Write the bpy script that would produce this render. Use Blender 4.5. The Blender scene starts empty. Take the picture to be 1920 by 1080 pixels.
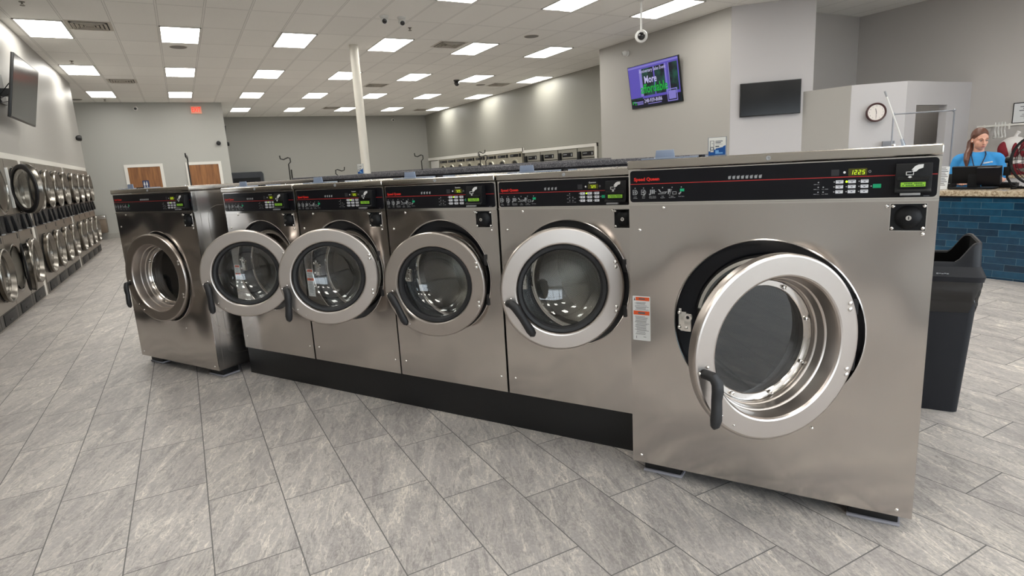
import bpy, bmesh, math, random
from math import sin, cos, pi, radians, sqrt
from mathutils import Vector, Matrix
random.seed(7)
SC = bpy.context.scene
COL = SC.collection
PI = pi

# ------------------------------------------------------------------ mesh builder
class MB:
    """collects simple shapes and links them as ONE mesh object"""
    def __init__(s): s.v=[]; s.f=[]; s.sm=[]
    def add(s, V, F, smooth=False, M=None):
        b=len(s.v)
        for p in V:
            p=Vector(p)
            if M is not None: p=M@p
            s.v.append(tuple(p))
        for f in F: s.f.append(tuple(i+b for i in f)); s.sm.append(smooth)
        return s
    def box(s,x0,x1,y0,y1,z0,z1,M=None):
        V=[(x,y,z) for z in (z0,z1) for y in (y0,y1) for x in (x0,x1)]
        F=[(0,2,3,1),(4,5,7,6),(0,1,5,4),(2,6,7,3),(0,4,6,2),(1,3,7,5)]
        return s.add(V,F,False,M)
    def prism(s,poly,a,b,ax='y',M=None,smooth=False):
        """extrude 2D poly: ax='y' -> (x,z) at y a..b ; ax='z' -> (x,y); ax='x' -> (y,z)"""
        n=len(poly)
        def P(p,t): return (p[0],t,p[1]) if ax=='y' else ((p[0],p[1],t) if ax=='z' else (t,p[0],p[1]))
        V=[P(p,a) for p in poly]+[P(p,b) for p in poly]
        F=[tuple(range(n)),tuple(range(2*n-1,n-1,-1))]
        s.add(V,F,False,M)
        b0=len(s.v)-2*n
        for i in range(n):
            j=(i+1)%n; s.f.append((b0+i,b0+n+i,b0+n+j,b0+j)); s.sm.append(smooth)
        return s
    def rbox(s,x0,x1,z0,z1,y0,y1,r=.01,n=4,M=None):
        return s.prism(rrect(x0,x1,z0,z1,r,n),y0,y1,'y',M)
    def lathe(s,prof,c=(0,0,0),n=48,ax='y',M=None,smooth=True,a0=0,a1=2*PI):
        """prof: list of (radius, along-axis)"""
        V=[];F=[]; full=abs(a1-a0-2*PI)<1e-6; m=n if full else n+1
        for (r,t) in prof:
            for k in range(m):
                a=a0+(a1-a0)*k/n
                if ax=='y': V.append((c[0]+r*cos(a),c[1]+t,c[2]+r*sin(a)))
                elif ax=='z': V.append((c[0]+r*cos(a),c[1]+r*sin(a),c[2]+t))
                else: V.append((c[0]+t,c[1]+r*cos(a),c[2]+r*sin(a)))
        for i in range(len(prof)-1):
            for k in range(n):
                k2=(k+1)%m if full else k+1
                F.append((i*m+k,i*m+k2,(i+1)*m+k2,(i+1)*m+k))
        return s.add(V,F,smooth,M)
    def disc(s,r,c=(0,0,0),n=32,ax='y',M=None):
        V=[];
        for k in range(n):
            a=2*PI*k/n
            V.append((c[0]+r*cos(a),c[1],c[2]+r*sin(a)) if ax=='y' else ((c[0]+r*cos(a),c[1]+r*sin(a),c[2]) if ax=='z' else (c[0],c[1]+r*cos(a),c[2]+r*sin(a))))
        return s.add(V,[tuple(range(n))],False,M)
    def cyl(s,p0,p1,r0,r1=None,n=16,caps=True,M=None,smooth=True):
        r1=r0 if r1 is None else r1
        p0=Vector(p0);p1=Vector(p1);d=(p1-p0).normalized()
        u=d.orthogonal().normalized();w=d.cross(u)
        V=[p0+u*(r0*cos(2*PI*k/n))+w*(r0*sin(2*PI*k/n)) for k in range(n)]+[p1+u*(r1*cos(2*PI*k/n))+w*(r1*sin(2*PI*k/n)) for k in range(n)]
        F=[(k,(k+1)%n,n+(k+1)%n,n+k) for k in range(n)]
        s.add(V,F,smooth,M)
        if caps:
            s.add(V[:n],[tuple(range(n-1,-1,-1))],False,M); s.add(V[n:],[tuple(range(n))],False,M)
        return s
    def tube(s,pts,r,n=8,M=None,closed=False):
        pts=[Vector(p) for p in pts]; m=len(pts)
        rr=r if isinstance(r,(list,tuple)) else [r]*m
        V=[];u=None
        for i,p in enumerate(pts):
            a=pts[(i-1)%m] if (i>0 or closed) else p
            b=pts[(i+1)%m] if (i<m-1 or closed) else p
            d=(b-a).normalized()
            if u is None: u=d.orthogonal().normalized()
            else:
                u=u-d*u.dot(d)
                u=u.normalized() if u.length>1e-6 else d.orthogonal().normalized()
            w=d.cross(u)
            for k in range(n): V.append(p+u*(rr[i]*cos(2*PI*k/n))+w*(rr[i]*sin(2*PI*k/n)))
        F=[]
        for i in range(m if closed else m-1):
            j=(i+1)%m
            for k in range(n): F.append((i*n+k,i*n+(k+1)%n,j*n+(k+1)%n,j*n+k))
        if not closed: F+= [tuple(range(n-1,-1,-1)),tuple((m-1)*n+k for k in range(n))]
        return s.add(V,F,True,M)
    def ell(s,c,r,n=20,m=12,M=None):
        V=[];F=[]
        for i in range(m+1):
            t=PI*i/m
            for k in range(n):
                a=2*PI*k/n; V.append((c[0]+r[0]*sin(t)*cos(a),c[1]+r[1]*sin(t)*sin(a),c[2]+r[2]*cos(t)))
        for i in range(m):
            for k in range(n): F.append((i*n+k,(i+1)*n+k,(i+1)*n+(k+1)%n,i*n+(k+1)%n))
        return s.add(V,F,True,M)
    def cap(s,p0,p1,r0,r1,n=16,M=None):
        s.cyl(p0,p1,r0,r1,n,True,M); s.ell(p0,(r0,)*3,n,8,M); return s.ell(p1,(r1,)*3,n,8,M)
    def text(s,body,x,z,h,y=0,bold=0,wide=1.0,align='CENTER',thick=.0006,M=None,shear=0,vert=None):
        V,F=text_geo(body,bold,align,shear)
        T=Matrix(((h*wide,0,0,x),(0,0,0,y),(0,h,0,z),(0,0,0,1)))
        V3=[T@Vector(p) for p in V]
        s.add(V3,F,False,M)
        V3b=[p+Vector((0,thick,0)) for p in V3]
        return s
    def build(s,name,mat,parent=None,loc=None,rot=None,bevel=0,seg=2,merge=True,sharp=32):
        me=bpy.data.meshes.new(name); me.from_pydata(s.v,[],s.f)
        bm=bmesh.new(); bm.from_mesh(me)
        for f,q in zip(bm.faces,s.sm): f.smooth=q
        if merge: bmesh.ops.remove_doubles(bm,verts=bm.verts,dist=1e-5)
        bmesh.ops.dissolve_degenerate(bm,edges=bm.edges,dist=1e-6)
        bmesh.ops.recalc_face_normals(bm,faces=bm.faces)
        if bevel:
            E=[e for e in bm.edges if len(e.link_faces)==2 and e.calc_face_angle(0)>radians(40)]
            bmesh.ops.bevel(bm,geom=E,offset=bevel,segments=seg,profile=.6,affect='EDGES',clamp_overlap=True)
        bm.to_mesh(me); bm.free(); me.set_sharp_from_angle(angle=radians(sharp))
        o=bpy.data.objects.new(name,me); COL.objects.link(o)
        if isinstance(mat,(list,tuple)):
            for m_ in mat: me.materials.append(m_)
        elif mat is not None: me.materials.append(mat)
        if parent is not None: o.parent=parent
        if loc is not None: o.location=loc
        if rot is not None: o.rotation_euler=rot
        return o

def rrect(x0,x1,z0,z1,r,n=4):
    P=[]
    for (cx,cz,a0) in ((x1-r,z1-r,0),(x0+r,z1-r,90),(x0+r,z0+r,180),(x1-r,z0+r,270)):
        for k in range(n+1):
            a=radians(a0+90*k/n); P.append((cx+r*cos(a),cz+r*sin(a)))
    return P

_T={}
def text_geo(body,bold=0,align='CENTER',shear=0):
    k=(body,bold,align,shear)
    if k not in _T:
        cu=bpy.data.curves.new('t','FONT'); cu.body=body; cu.size=1.0; cu.offset=bold; cu.align_x=align; cu.align_y='CENTER'; cu.shear=shear
        cu.resolution_u=2; cu.space_line=.9
        o=bpy.data.objects.new('t',cu); COL.objects.link(o)
        dg=bpy.context.evaluated_depsgraph_get()
        me=bpy.data.meshes.new_from_object(o.evaluated_get(dg))
        _T[k]=([tuple(v.co) for v in me.vertices],[tuple(p.vertices) for p in me.polygons])
        bpy.data.objects.remove(o); bpy.data.curves.remove(cu); bpy.data.meshes.remove(me)
    return _T[k]
# every lettering is turned into geometry up front, while the scene is still empty
for a in [('Speed Queen',.022,'CENTER',0),('More',.02,'CENTER',0),('affordable',.02,'CENTER',0),('EXIT',.01,'CENTER',0)]: text_geo(*a)

# ------------------------------------------------------------------ object helpers
def tag(o,label=None,cat=None,group=None,kind=None):
    if label: o['label']=label
    if cat: o['category']=cat
    if group: o['group']=group
    if kind: o['kind']=kind
    return o
def thing(name,label,cat,loc=(0,0,0),rz=0,group=None):
    o=bpy.data.objects.new(name,None); COL.objects.link(o); o.empty_display_size=.1
    o.location=loc; o.rotation_euler=(0,0,rz)
    return tag(o,label,cat,group)
def struct(o): o['kind']='structure'; return o
def dup(o,parent=None):
    c=o.copy(); COL.objects.link(c)
    if parent is not None: c.parent=parent
    for ch in list(o.children): dup(ch,c)
    return c
def kid(o,name):
    for c in o.children:
        if c.name.split('.')[0]==name: return c

# ------------------------------------------------------------------ materials
def nt(name):
    m=bpy.data.materials.new(name); m.use_nodes=True
    return m,m.node_tree,m.node_tree.nodes['Principled BSDF']
def lin(c):
    f=lambda v: v/12.92 if v<=.04045 else ((v+.055)/1.055)**2.4
    return tuple(f(v/255) for v in c)+(1,)
def pm(name,rgb,rough=.5,metal=0,spec=.5,emit=None,es=0,noise=0,nscale=20,coat=0,bump=0,bscale=200):
    """plain principled with a little procedural variation. rgb in sRGB 0-255"""
    m,t,p=nt(name)
    p.inputs['Base Color'].default_value=lin(rgb); p.inputs['Roughness'].default_value=rough
    p.inputs['Metallic'].default_value=metal; p.inputs['Specular IOR Level'].default_value=spec
    p.inputs['Coat Weight'].default_value=coat
    if emit is not None:
        p.inputs['Emission Color'].default_value=lin(emit); p.inputs['Emission Strength'].default_value=es
    if noise:
        N=t.nodes.new('ShaderNodeTexNoise'); N.inputs['Scale'].default_value=nscale; N.inputs['Detail'].default_value=4
        tc=t.nodes.new('ShaderNodeTexCoord'); t.links.new(tc.outputs['Object'],N.inputs['Vector'])
        h=t.nodes.new('ShaderNodeHueSaturation'); h.inputs['Color'].default_value=lin(rgb)
        mr=t.nodes.new('ShaderNodeMapRange'); mr.inputs[3].default_value=1-noise; mr.inputs[4].default_value=1+noise
        t.links.new(N.outputs['Fac'],mr.inputs[0]); t.links.new(mr.outputs[0],h.inputs['Value']); t.links.new(h.outputs[0],p.inputs['Base Color'])
    if bump:
        N=t.nodes.new('ShaderNodeTexNoise'); N.inputs['Scale'].default_value=bscale; N.inputs['Detail'].default_value=3
        tc=t.nodes.new('ShaderNodeTexCoord'); t.links.new(tc.outputs['Object'],N.inputs['Vector'])
        b=t.nodes.new('ShaderNodeBump'); b.inputs['Strength'].default_value=bump; b.inputs['Distance'].default_value=.01
        t.links.new(N.outputs['Fac'],b.inputs['Height']); t.links.new(b.outputs[0],p.inputs['Normal'])
    return m
def math_(t,op,a,b=None,c=None):
    n=t.nodes.new('ShaderNodeMath'); n.operation=op
    for i,x in enumerate((a,b,c)):
        if x is None: continue
        if isinstance(x,(int,float)): n.inputs[i].default_value=x
        else: t.links.new(x,n.inputs[i])
    return n.outputs[0]
def steel(name,rgb=(196,190,184),rough=.24,wave=.10,stretch=(40,40,2),aniso=0.0,streak=.05):
    """brushed stainless steel: fine streaks in roughness, slow waves in the sheet"""
    m,t,p=nt(name); L=t.links.new
    p.inputs['Metallic'].default_value=1; p.inputs['Base Color'].default_value=lin(rgb)
    tc=t.nodes.new('ShaderNodeTexCoord'); mp=t.nodes.new('ShaderNodeMapping'); mp.inputs['Scale'].default_value=stretch
    L(tc.outputs['Object'],mp.inputs['Vector'])
    N=t.nodes.new('ShaderNodeTexNoise'); N.inputs['Scale'].default_value=3; N.inputs['Detail'].default_value=3; L(mp.outputs[0],N.inputs['Vector'])
    S=t.nodes.new('ShaderNodeTexNoise'); S.inputs['Scale'].default_value=2.2; S.inputs['Detail'].default_value=3; L(tc.outputs['Object'],S.inputs['Vector'])
    r=math_(t,'MULTIPLY_ADD',S.outputs['Fac'],.06,rough-.03)
    L(r,p.inputs['Roughness'])
    h=t.nodes.new('ShaderNodeHueSaturation'); h.inputs['Color'].default_value=lin(rgb)
    L(math_(t,'MULTIPLY_ADD',N.outputs['Fac'],.05,.975),h.inputs['Value']); L(h.outputs[0],p.inputs['Base Color'])
    if wave:
        Wn=t.nodes.new('ShaderNodeTexNoise'); Wn.inputs['Scale'].default_value=2.4; Wn.inputs['Detail'].default_value=1; L(tc.outputs['Object'],Wn.inputs['Vector'])
        ge=t.nodes.new('ShaderNodeNewGeometry'); v1=t.nodes.new('ShaderNodeVectorMath'); v1.operation='SUBTRACT'; L(Wn.outputs['Color'],v1.inputs[0]); v1.inputs[1].default_value=(.5,.5,.5)
        v2=t.nodes.new('ShaderNodeVectorMath'); v2.operation='MULTIPLY_ADD'; L(v1.outputs[0],v2.inputs[0]); v2.inputs[1].default_value=(wave,)*3; L(ge.outputs['Normal'],v2.inputs[2])
        v3=t.nodes.new('ShaderNodeVectorMath'); v3.operation='NORMALIZE'; L(v2.outputs[0],v3.inputs[0]); L(v3.outputs[0],p.inputs['Normal'])
    if aniso: p.inputs['Anisotropic'].default_value=aniso
    return m
def thin_glass(name,tint=(235,240,240),refl=1.0,dirt=0.0,cap=.28,mul=1.0):
    m=bpy.data.materials.new(name); m.use_nodes=True; t=m.node_tree; t.nodes.clear(); L=t.links.new
    o=t.nodes.new('ShaderNodeOutputMaterial'); tr=t.nodes.new('ShaderNodeBsdfTransparent'); tr.inputs[0].default_value=lin(tint)
    g=t.nodes.new('ShaderNodeBsdfGlossy'); g.inputs['Roughness'].default_value=.03; g.inputs[0].default_value=(refl,refl,refl,1)
    ge=t.nodes.new('ShaderNodeNewGeometry'); dt=t.nodes.new('ShaderNodeVectorMath'); dt.operation='DOT_PRODUCT'; L(ge.outputs['Normal'],dt.inputs[0]); L(ge.outputs['Incoming'],dt.inputs[1])
    fr=math_(t,'MULTIPLY_ADD',math_(t,'POWER',math_(t,'SUBTRACT',1,math_(t,'ABSOLUTE',dt.outputs['Value'])),5),.96,.04)   # Fresnel reflection of a thin pane, same from either side
    mx=t.nodes.new('ShaderNodeMixShader'); L(math_(t,'MINIMUM',math_(t,'MULTIPLY',fr,mul),cap),mx.inputs[0]); L(tr.outputs[0],mx.inputs[1]); L(g.outputs[0],mx.inputs[2])
    if dirt:
        d=t.nodes.new('ShaderNodeBsdfDiffuse'); d.inputs[0].default_value=(.55,.55,.55,1)
        N=t.nodes.new('ShaderNodeTexNoise'); N.inputs['Scale'].default_value=9; tc=t.nodes.new('ShaderNodeTexCoord'); L(tc.outputs['Object'],N.inputs['Vector'])
        m2=t.nodes.new('ShaderNodeMixShader'); L(math_(t,'MULTIPLY',N.outputs['Fac'],dirt),m2.inputs[0]); L(mx.outputs[0],m2.inputs[1]); L(d.outputs[0],m2.inputs[2]); mx=m2
    L(mx.outputs[0],o.inputs[0]); return m

STEEL=steel('brushed_steel',(198,192,188),rough=.16,wave=.38)
DOORSTEEL=steel('door_steel',(182,174,168),rough=.31,wave=0,stretch=(3,3,3),streak=.06)
POLISH=steel('polished_steel',(214,210,206),rough=.14,wave=0,stretch=(3,3,3),streak=.05)
SIDESTEEL=steel('side_steel',(192,187,182),rough=.28)
LIDSTEEL=steel('lid_steel',(186,180,172),rough=.22,wave=.05)
DRYSTEEL=steel('dryer_steel',(150,144,136),rough=.36,wave=.05,stretch=(40,40,2))
DRYDOOR=steel('dryer_door_steel',(132,128,122),rough=.25,wave=0,stretch=(3,3,3),streak=.04)
SCREW=pm('screw_metal',(225,222,218),.2,1)
BLACK=pm('black_plastic',(13,14,17),.55,spec=.25,bump=.02)
PANELBLK=pm('panel_black',(16,16,21),.36,spec=.22,noise=.1)
RUBBER=pm('black_rubber',(22,22,25),.55)
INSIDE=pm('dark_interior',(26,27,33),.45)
RED=pm('red_print',(205,35,25),.5,emit=(205,35,25),es=.0)
REDLINE=pm('red_stripe',(165,38,38),.5)
WHITEPRINT=pm('white_print',(215,215,215),.5)
GREYPRINT=pm('grey_print',(150,152,155),.5)
BTN=pm('button_grey',(212,213,220),.45)
BTNTXT=pm('button_text',(70,72,80),.5)
GREENBTN=pm('green_button',(0,160,110),.4)
LED_ON=pm('lit_led',(190,255,40),.4,emit=(170,255,30),es=1.2)
LED_OFF=pm('led_off',(150,150,152),.4)
SEG=pm('display_digits',(190,215,40),.4,emit=(180,205,20),es=.5)
SEGBG=pm('display_window',(62,60,22),.25,emit=(90,90,10),es=.06)
LCD=pm('lcd_green',(120,170,50),.25,emit=(125,180,50),es=.22)
LCDTXT=pm('lcd_text',(45,75,25),.5)
LABELW=pm('label_white',(214,216,218),.5)
LABELO=pm('label_orange',(214,84,35),.5)
LABELK=pm('label_ink',(90,92,98),.6)
BLUEPL=pm('pale_blue_plastic',(128,139,158),.4)
PADGREY=pm('sealant_grey',(150,148,155),.7)
PLINTH=pm('black_plinth',(13,13,15),.5,noise=.35,nscale=7,bump=.05,bscale=30)
WGLASS=thin_glass('door_glass',(222,226,226),1.0,dirt=.03,cap=.6,mul=1.8)
BGLASS=thin_glass('dark_door_glass',(66,72,73),1.0,dirt=.02,cap=.6,mul=1.6)
WINGLASS=thin_glass('window_glass',(240,245,245),1.0)
CLEAR=thin_glass('clear_plastic',(230,236,244),1.0,dirt=.1)
WHITEPL=pm('white_plastic',(225,225,222),.4)
def drum_mat():
    m,t,p=nt('perforated_drum'); L=t.links.new
    p.inputs['Metallic'].default_value=1; p.inputs['Base Color'].default_value=lin((190,186,180)); p.inputs['Roughness'].default_value=.3
    tc=t.nodes.new('ShaderNodeTexCoord'); sp=t.nodes.new('ShaderNodeSeparateXYZ'); L(tc.outputs['Object'],sp.inputs[0])
    ang=math_(t,'ARCTAN2',sp.outputs[2],sp.outputs[0])
    a=math_(t,'MULTIPLY',ang,260/(2*PI)); rad=math_(t,'SQRT',math_(t,'ADD',math_(t,'MULTIPLY',sp.outputs[0],sp.outputs[0]),math_(t,'MULTIPLY',sp.outputs[2],sp.outputs[2]))); b=math_(t,'MULTIPLY',math_(t,'SUBTRACT',sp.outputs[1],rad),124)
    row=math_(t,'FLOOR',b); a=math_(t,'ADD',a,math_(t,'MULTIPLY',row,.5))
    fa=math_(t,'SUBTRACT',math_(t,'FRACT',a),.5); fb=math_(t,'SUBTRACT',math_(t,'FRACT',b),.5)
    d=math_(t,'SQRT',math_(t,'ADD',math_(t,'MULTIPLY',fa,fa),math_(t,'MULTIPLY',fb,fb)))
    hole=math_(t,'LESS_THAN',d,.25)
    mx=t.nodes.new('ShaderNodeMix'); mx.data_type='RGBA'; L(hole,mx.inputs[0]); mx.inputs[6].default_value=lin((196,192,186)); mx.inputs[7].default_value=lin((22,22,22))
    L(mx.outputs[2],p.inputs['Base Color']); return m
DRUM=drum_mat()
EXPO=0.3; SKY=6
# ------------------------------------------------------------------ coin laundry washers
# local frame: x to the right along the front, +y into the machine, z up; origin at the middle of the front edge on the floor
def holed_sheet(mb,x0,x1,z0,z1,cx,cz,r,y0,y1,n=96):
    A=[2*PI*k/n for k in range(n)]+[math.atan2(z-cz,x-cx)%(2*PI) for x in (x0,x1) for z in (z0,z1)]
    A=sorted(set(round(a,6) for a in A)); m=len(A)
    inn=[];out=[]
    for a in A:
        c,s_=cos(a),sin(a); inn.append((cx+r*c,cz+r*s_))
        t=min([((x1-cx)/c if c>1e-9 else (x0-cx)/c if c<-1e-9 else 1e9),((z1-cz)/s_ if s_>1e-9 else (z0-cz)/s_ if s_<-1e-9 else 1e9)])
        out.append((cx+t*c,cz+t*s_))
    V=[(p[0],y0,p[1]) for p in inn]+[(p[0],y0,p[1]) for p in out]+[(p[0],y1,p[1]) for p in inn]+[(p[0],y1,p[1]) for p in out]
    F=[]
    for k in range(m):
        j=(k+1)%m
        F+=[(k,j,m+j,m+k),(2*m+k,3*m+k,3*m+j,2*m+j),(k,2*m+k,2*m+j,j),(m+k,m+j,3*m+j,3*m+k)]
    mb.add(V,F)
    return mb
def screw_head(mb,x,z,y=0,r=.0075):
    mb.lathe([(r*1.05,0),(r,-.0025),(r*.75,-.0045),(r*.35,-.0055),(0,-.006)],(x,y,z),14); return mb

ICON_TXT=['Load\nClothes','Close\nDoor','Select Cycle\nTemperature','Add\nSupplies','Insert\nCard/Coins','Push Start']
def icon(mb,g,k,x,z,y,s):
    """the little line drawings under the brand name; mb: white part of the mesh, g: green"""
    R=lambda x0,x1,z0,z1: mb.box(x+x0*s,x+x1*s,y-.0004,y,z+z0*s,z+z1*s)
    def frame(x0,x1,z0,z1,w):
        R(x0,x1,z1-w,z1);R(x0,x1,z0,z0+w);R(x0,x0+w,z0,z1);R(x1-w,x1,z0,z1)
    def poly(P): mb.prism([(x+a*s,z+b*s) for a,b in P],y-.0004,y)
    if k in (0,1):
        frame(-.5,.2,-.5,.5,.11); poly([(.2,.5),(.5,.15),(.5,-.2),(.2,-.5),(.2,-.36),(.38,-.15),(.38,.1),(.2,.36)])
        if k==0: mb.lathe([(.22*s,0),(.12*s,0)],(x-.14*s,y-.0004,z),14)
        else: poly([(-.35,.1),(.1,.2),(.1,-.1),(-.2,-.15)]);poly([(-.15,-.35),(.3,-.2),(.3,-.6),(-.1,-.7)])
    if k==2:
        for a in (-.5,-.15,.2): R(a,a+.24,-.35,.45)
        poly([(-.75,-.35),(-.4,-.25),(-.3,-.5),(-.65,-.62)]); R(.55,.72,.02,.14)
    if k==3:
        poly([(-.9,.5),(-.6,.45),(-.25,-.1),(-.5,-.1)]);poly([(-.25,-.05),(.9,.05),(.85,-.08),(-.2,-.18)])
        poly([(-.9,-.45),(.55,-.4),(.85,-.05),(.7,-.05),(.45,-.3),(-.9,-.33)])
    if k==4:
        poly([(-.8,.5),(-.3,.5),(-.35,0),(-.55,-.1),(-.65,-.5),(-.85,-.45)]);poly([(-.1,.5),(-.02,.5),(-.5,-.8),(-.58,-.8)])
        frame(.05,.85,-.55,0,.1)
    if k==5:
        g.box(x-.25*s,x+.55*s,y-.0004,y,z-.02*s,z+.5*s)
        poly([(-.5,-.3),(-.05,.0),(0,-.25),(-.35,-.6),(-.55,-.5)])

def seven_seg(mb,txt,x,z,h,y):
    S={'0':'abcdef','1':'bc','2':'abged','3':'abgcd','5':'afgcd','7':'abc','6':'afgecd','8':'abcdefg'}
    w=h*.52;t=h*.13;sh=.12
    for ch in txt:
        for q in S[ch]:
            B={'a':(0,w,h-t,h),'d':(0,w,0,t),'g':(0,w,h/2-t/2,h/2+t/2),'f':(0,t,h/2,h),'e':(0,t,0,h/2),'b':(w-t,w,h/2,h),'c':(w-t,w,0,h/2)}[q]
            P=[(B[0],B[2]),(B[1],B[2]),(B[1],B[3]),(B[0],B[3])]
            mb.prism([(x+a+b*sh,z-h/2+b) for a,b in P],y-.0006,y)
        x+=h*.78

HINGE=pm('hinge_metal',(58,58,60),.4,.5)
def make_washer(name,label,group,S):
    W=S['W'];X=lambda u:u-W/2;D=S['D'];z0,zf,p0,p1,zt=S['z0'],S['zf'],S['p0'],S['p1'],S['zt']
    hx,hz,hr=X(S['hole'][0]),S['hole'][1],S['hole'][2]
    T=thing(name,label,'washing machine',group=group)
    # shell
    m=MB(); t=.012
    m.box(-W/2,-W/2+t,.004,D,z0,p1).box(W/2-t,W/2,.004,D,z0,p1).box(-W/2,W/2,D-t,D,z0,p1).box(-W/2,W/2,.01,D,z0,z0+t)
    m.build('cabinet',SIDESTEEL,T)
    for sx in ((-1,1) if S['kind']=='big' else ()):     # pressed rectangle on each side sheet
        q=MB(); xx=sx*(W/2-.0022)
        P=[(0.10,z0+.14),(.10,zt-.22),(.13,zt-.17),(.18,zt-.15),(D-.10,zt-.15),(D-.10,z0+.09),(.16,z0+.09)]
        q.tube([(xx,a,b) for a,b in P],.0032,6,closed=True)
        q.tube([(xx,.045,z0+.02),(xx,.045,p1-.02)],.003,6)
        q.build('side_pressing',SIDESTEEL,T)
    q=holed_sheet(MB(),-W/2,W/2,z0,zf,hx,hz,hr,0,.004)
    q.lathe([(hr+.004,-.0015),(hr,-.003),(hr-.003,.0),(hr-.003,.03)],(hx,0,hz),96)
    q.build('front_panel',STEEL,T)
    q=MB(); q.box(-W/2,W/2,.002,.02,zf,p0).box(-W/2,W/2,-.004,.0,zf-.004,zf+.003); q.build('seam_strip',POLISH,T)
    q=MB(); q.box(-W/2-S['lo'],W/2+S['lo'],-.014,D,p1+.004,zt); l=q.build('lid',LIDSTEEL,T,bevel=.007,seg=3)
    k=MB(); k.lathe([(.0085,0),(.0085,-.003),(.006,-.004),(.003,-.003),(.003,-.001),(0,-.001)],(X(S['key']),-.014,(p1+zt)/2+.002),20); k.build('lid_lock',GREYPRINT,l)
    # tub behind the hole
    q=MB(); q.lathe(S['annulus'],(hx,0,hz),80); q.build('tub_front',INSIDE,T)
    q=MB(); q.lathe(S['rim'],(hx,0,hz),80); rim=q.build('tub_rim',POLISH,T)
    q=MB(); q.lathe(S['drum'],(0,0,0),80)
    for k in range(3):
        a=2*PI*k/3+.5; R=S['drum'][1][0]; d1=S['drum'][2][1]
        M=Matrix.Rotation(-a,4,'Y'); q.prism([(R-.075,-.02),(R-.07,.02),(R+.0,.05),(R+.0,-.05)],S['drum'][1][1]+.03,d1-.02,'y',M)
    q.build('drum',DRUM,T,loc=(hx,0,hz))
    # latch plate seen in the gap left of the door
    q=MB(); lx=hx-hr+.014; lz=hz+.005
    q.box(lx,lx+.012,.012,.03,lz-.048,lz+.048).box(lx+.01,lx+.034,.004,.02,lz-.05,lz+.035)
    q.lathe([(.018,0),(.018,-.014),(.007,-.014),(.007,0)],(lx+.042,.012,lz+.012),18); q.box(lx+.028,lx+.055,.0,.016,lz-.05,lz+.004)
    la=q.build('latch',SCREW,T,bevel=.002)
    for a,b in ((.006,.03),(.006,-.035),(.036,-.036)):
        screw_head(MB(),lx+a,lz+b,.003).build('latch_bolt',SCREW,la)
    # control panel
    c=MB(); c.box(-W/2,W/2,.0,.03,p0,p1); fr=c.build('panel_surround',POLISH,T)
    c=MB(); c.rbox(X(.008),X(W-.008),p0+.005,p1-.004,-.004,0,.012); cp=c.build('control_panel',PANELBLK,T)
    y=-.0046
    a,b,zc,hh=S['logo']; MB().text('Speed Queen',X((a+b)/2),zc,hh*1.22,y,.04,(b-a)/(hh*1.22*6.0)).build('brand_lettering',RED,cp)
    MB().box(X(.010),X(W-.010),y,y+.0006,S['line']-.0014,S['line']+.0014).build('red_stripe',REDLINE,cp)
    for i,u in enumerate(S['icons']):
        w=MB();g=MB(); icon(w,g,i,X(u),S['icz'],y,.0215)
        w.lathe([(.0024,0),(0,0)],(X(u),y-.0003,S['icz']+.0175),10)
        for j,ln in enumerate(ICON_TXT[i].split('\n')):
            w.text(ln,X(u),S['icz']-.0185-.0058*j-(0 if '\n' in ICON_TXT[i] else .002),.0062,y-.0003,.01,.95)
        io=w.build('cycle_icon',GREYPRINT,cp)
        if i==5: g.build('green_flag',GREENBTN,io)
    n=S['cups'][2]
    for i in range(n):
        u=X(S['cups'][0]+(S['cups'][1]-S['cups'][0])*i/(n-1)); zz=S['cupz']
        w=MB(); w.prism([(u-.0045,zz-.006),(u+.004,zz-.006),(u+.0055,zz+.004),(u-.0055,zz+.004)],y-.0004,y); w.box(u-.003,u+.002,y-.0004,y,zz+.0045,zz+.0062)
        w.prism([(u+.002,zz+.004),(u+.0045,zz+.0075),(u+.0062,zz+.007),(u+.0045,zz+.0035)],y-.0004,y)
        w.build('load_icon',GREYPRINT,cp)
    dx,dz,dw,dh=S['disp']; dx=X(dx)
    w=MB(); w.rbox(dx-dw/2,dx+dw/2,dz-dh/2,dz+dh/2,y-.0003,y,.001,2); dp=w.build('time_display',SEGBG,cp)
    w=MB(); h7=dh*.62; seven_seg(w,S['time'],dx-len(S['time'])*h7*.78/2+.001,dz-.001,h7,y-.0006); w.build('display_digits',SEG,dp)
    MB().rbox(dx-dw/2-.054,dx-dw/2-.029,dz-.011,dz+.011,y-.0002,y,.001,2).build('sensor_window',pm('sensor_grey',(42,42,46),.4),cp)
    MB().disc(.0042,(dx-dw/2-.012,y-.0003,dz),12).build('indicator_light',WHITEPRINT,cp)
    MB().lathe([(.0042,0),(.0028,0)],(dx+dw/2+.008,y-.0003,dz),14).build('indicator_light',GREYPRINT,cp)
    if S.get('quantum'): MB().text('Quantum',dx-.003,dz+dh/2+.008,.0095,y-.0003,.02).build('model_lettering',WHITEPRINT,cp)
    for r in range(3):
        for k in range(3):
            u=X(S['btn'][0]+S['btn'][1]*k); zz=S['btn'][2]-S['btn'][3]*r
            w=MB(); w.rbox(u-.012,u+.012,zz-.0058,zz+.0058,y-.0012,y,.0016,3); bo=w.build('program_button',BTN,cp)
            w=MB(); w.box(u-.009,u+.009,y-.0016,y-.0012,zz+.0026,zz+.004); w.box(u-.003,u+.003,y-.0016,y-.0012,zz-.0022,zz+.0002); w.build('button_mark',BTNTXT,bo)
            on=(r==0 and k==1)
            MB().disc(.0038 if on else .0024,(u-.0168,y-.0004,zz),12).build('button_light',LED_ON if on else LED_OFF,cp)
    su=X(S['start'][0]); MB().rbox(su-.0125,su+.0125,S['start'][1]-.007,S['start'][1]+.007,y-.0012,y,.0016,3).build('start_button',GREENBTN,cp)
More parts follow.
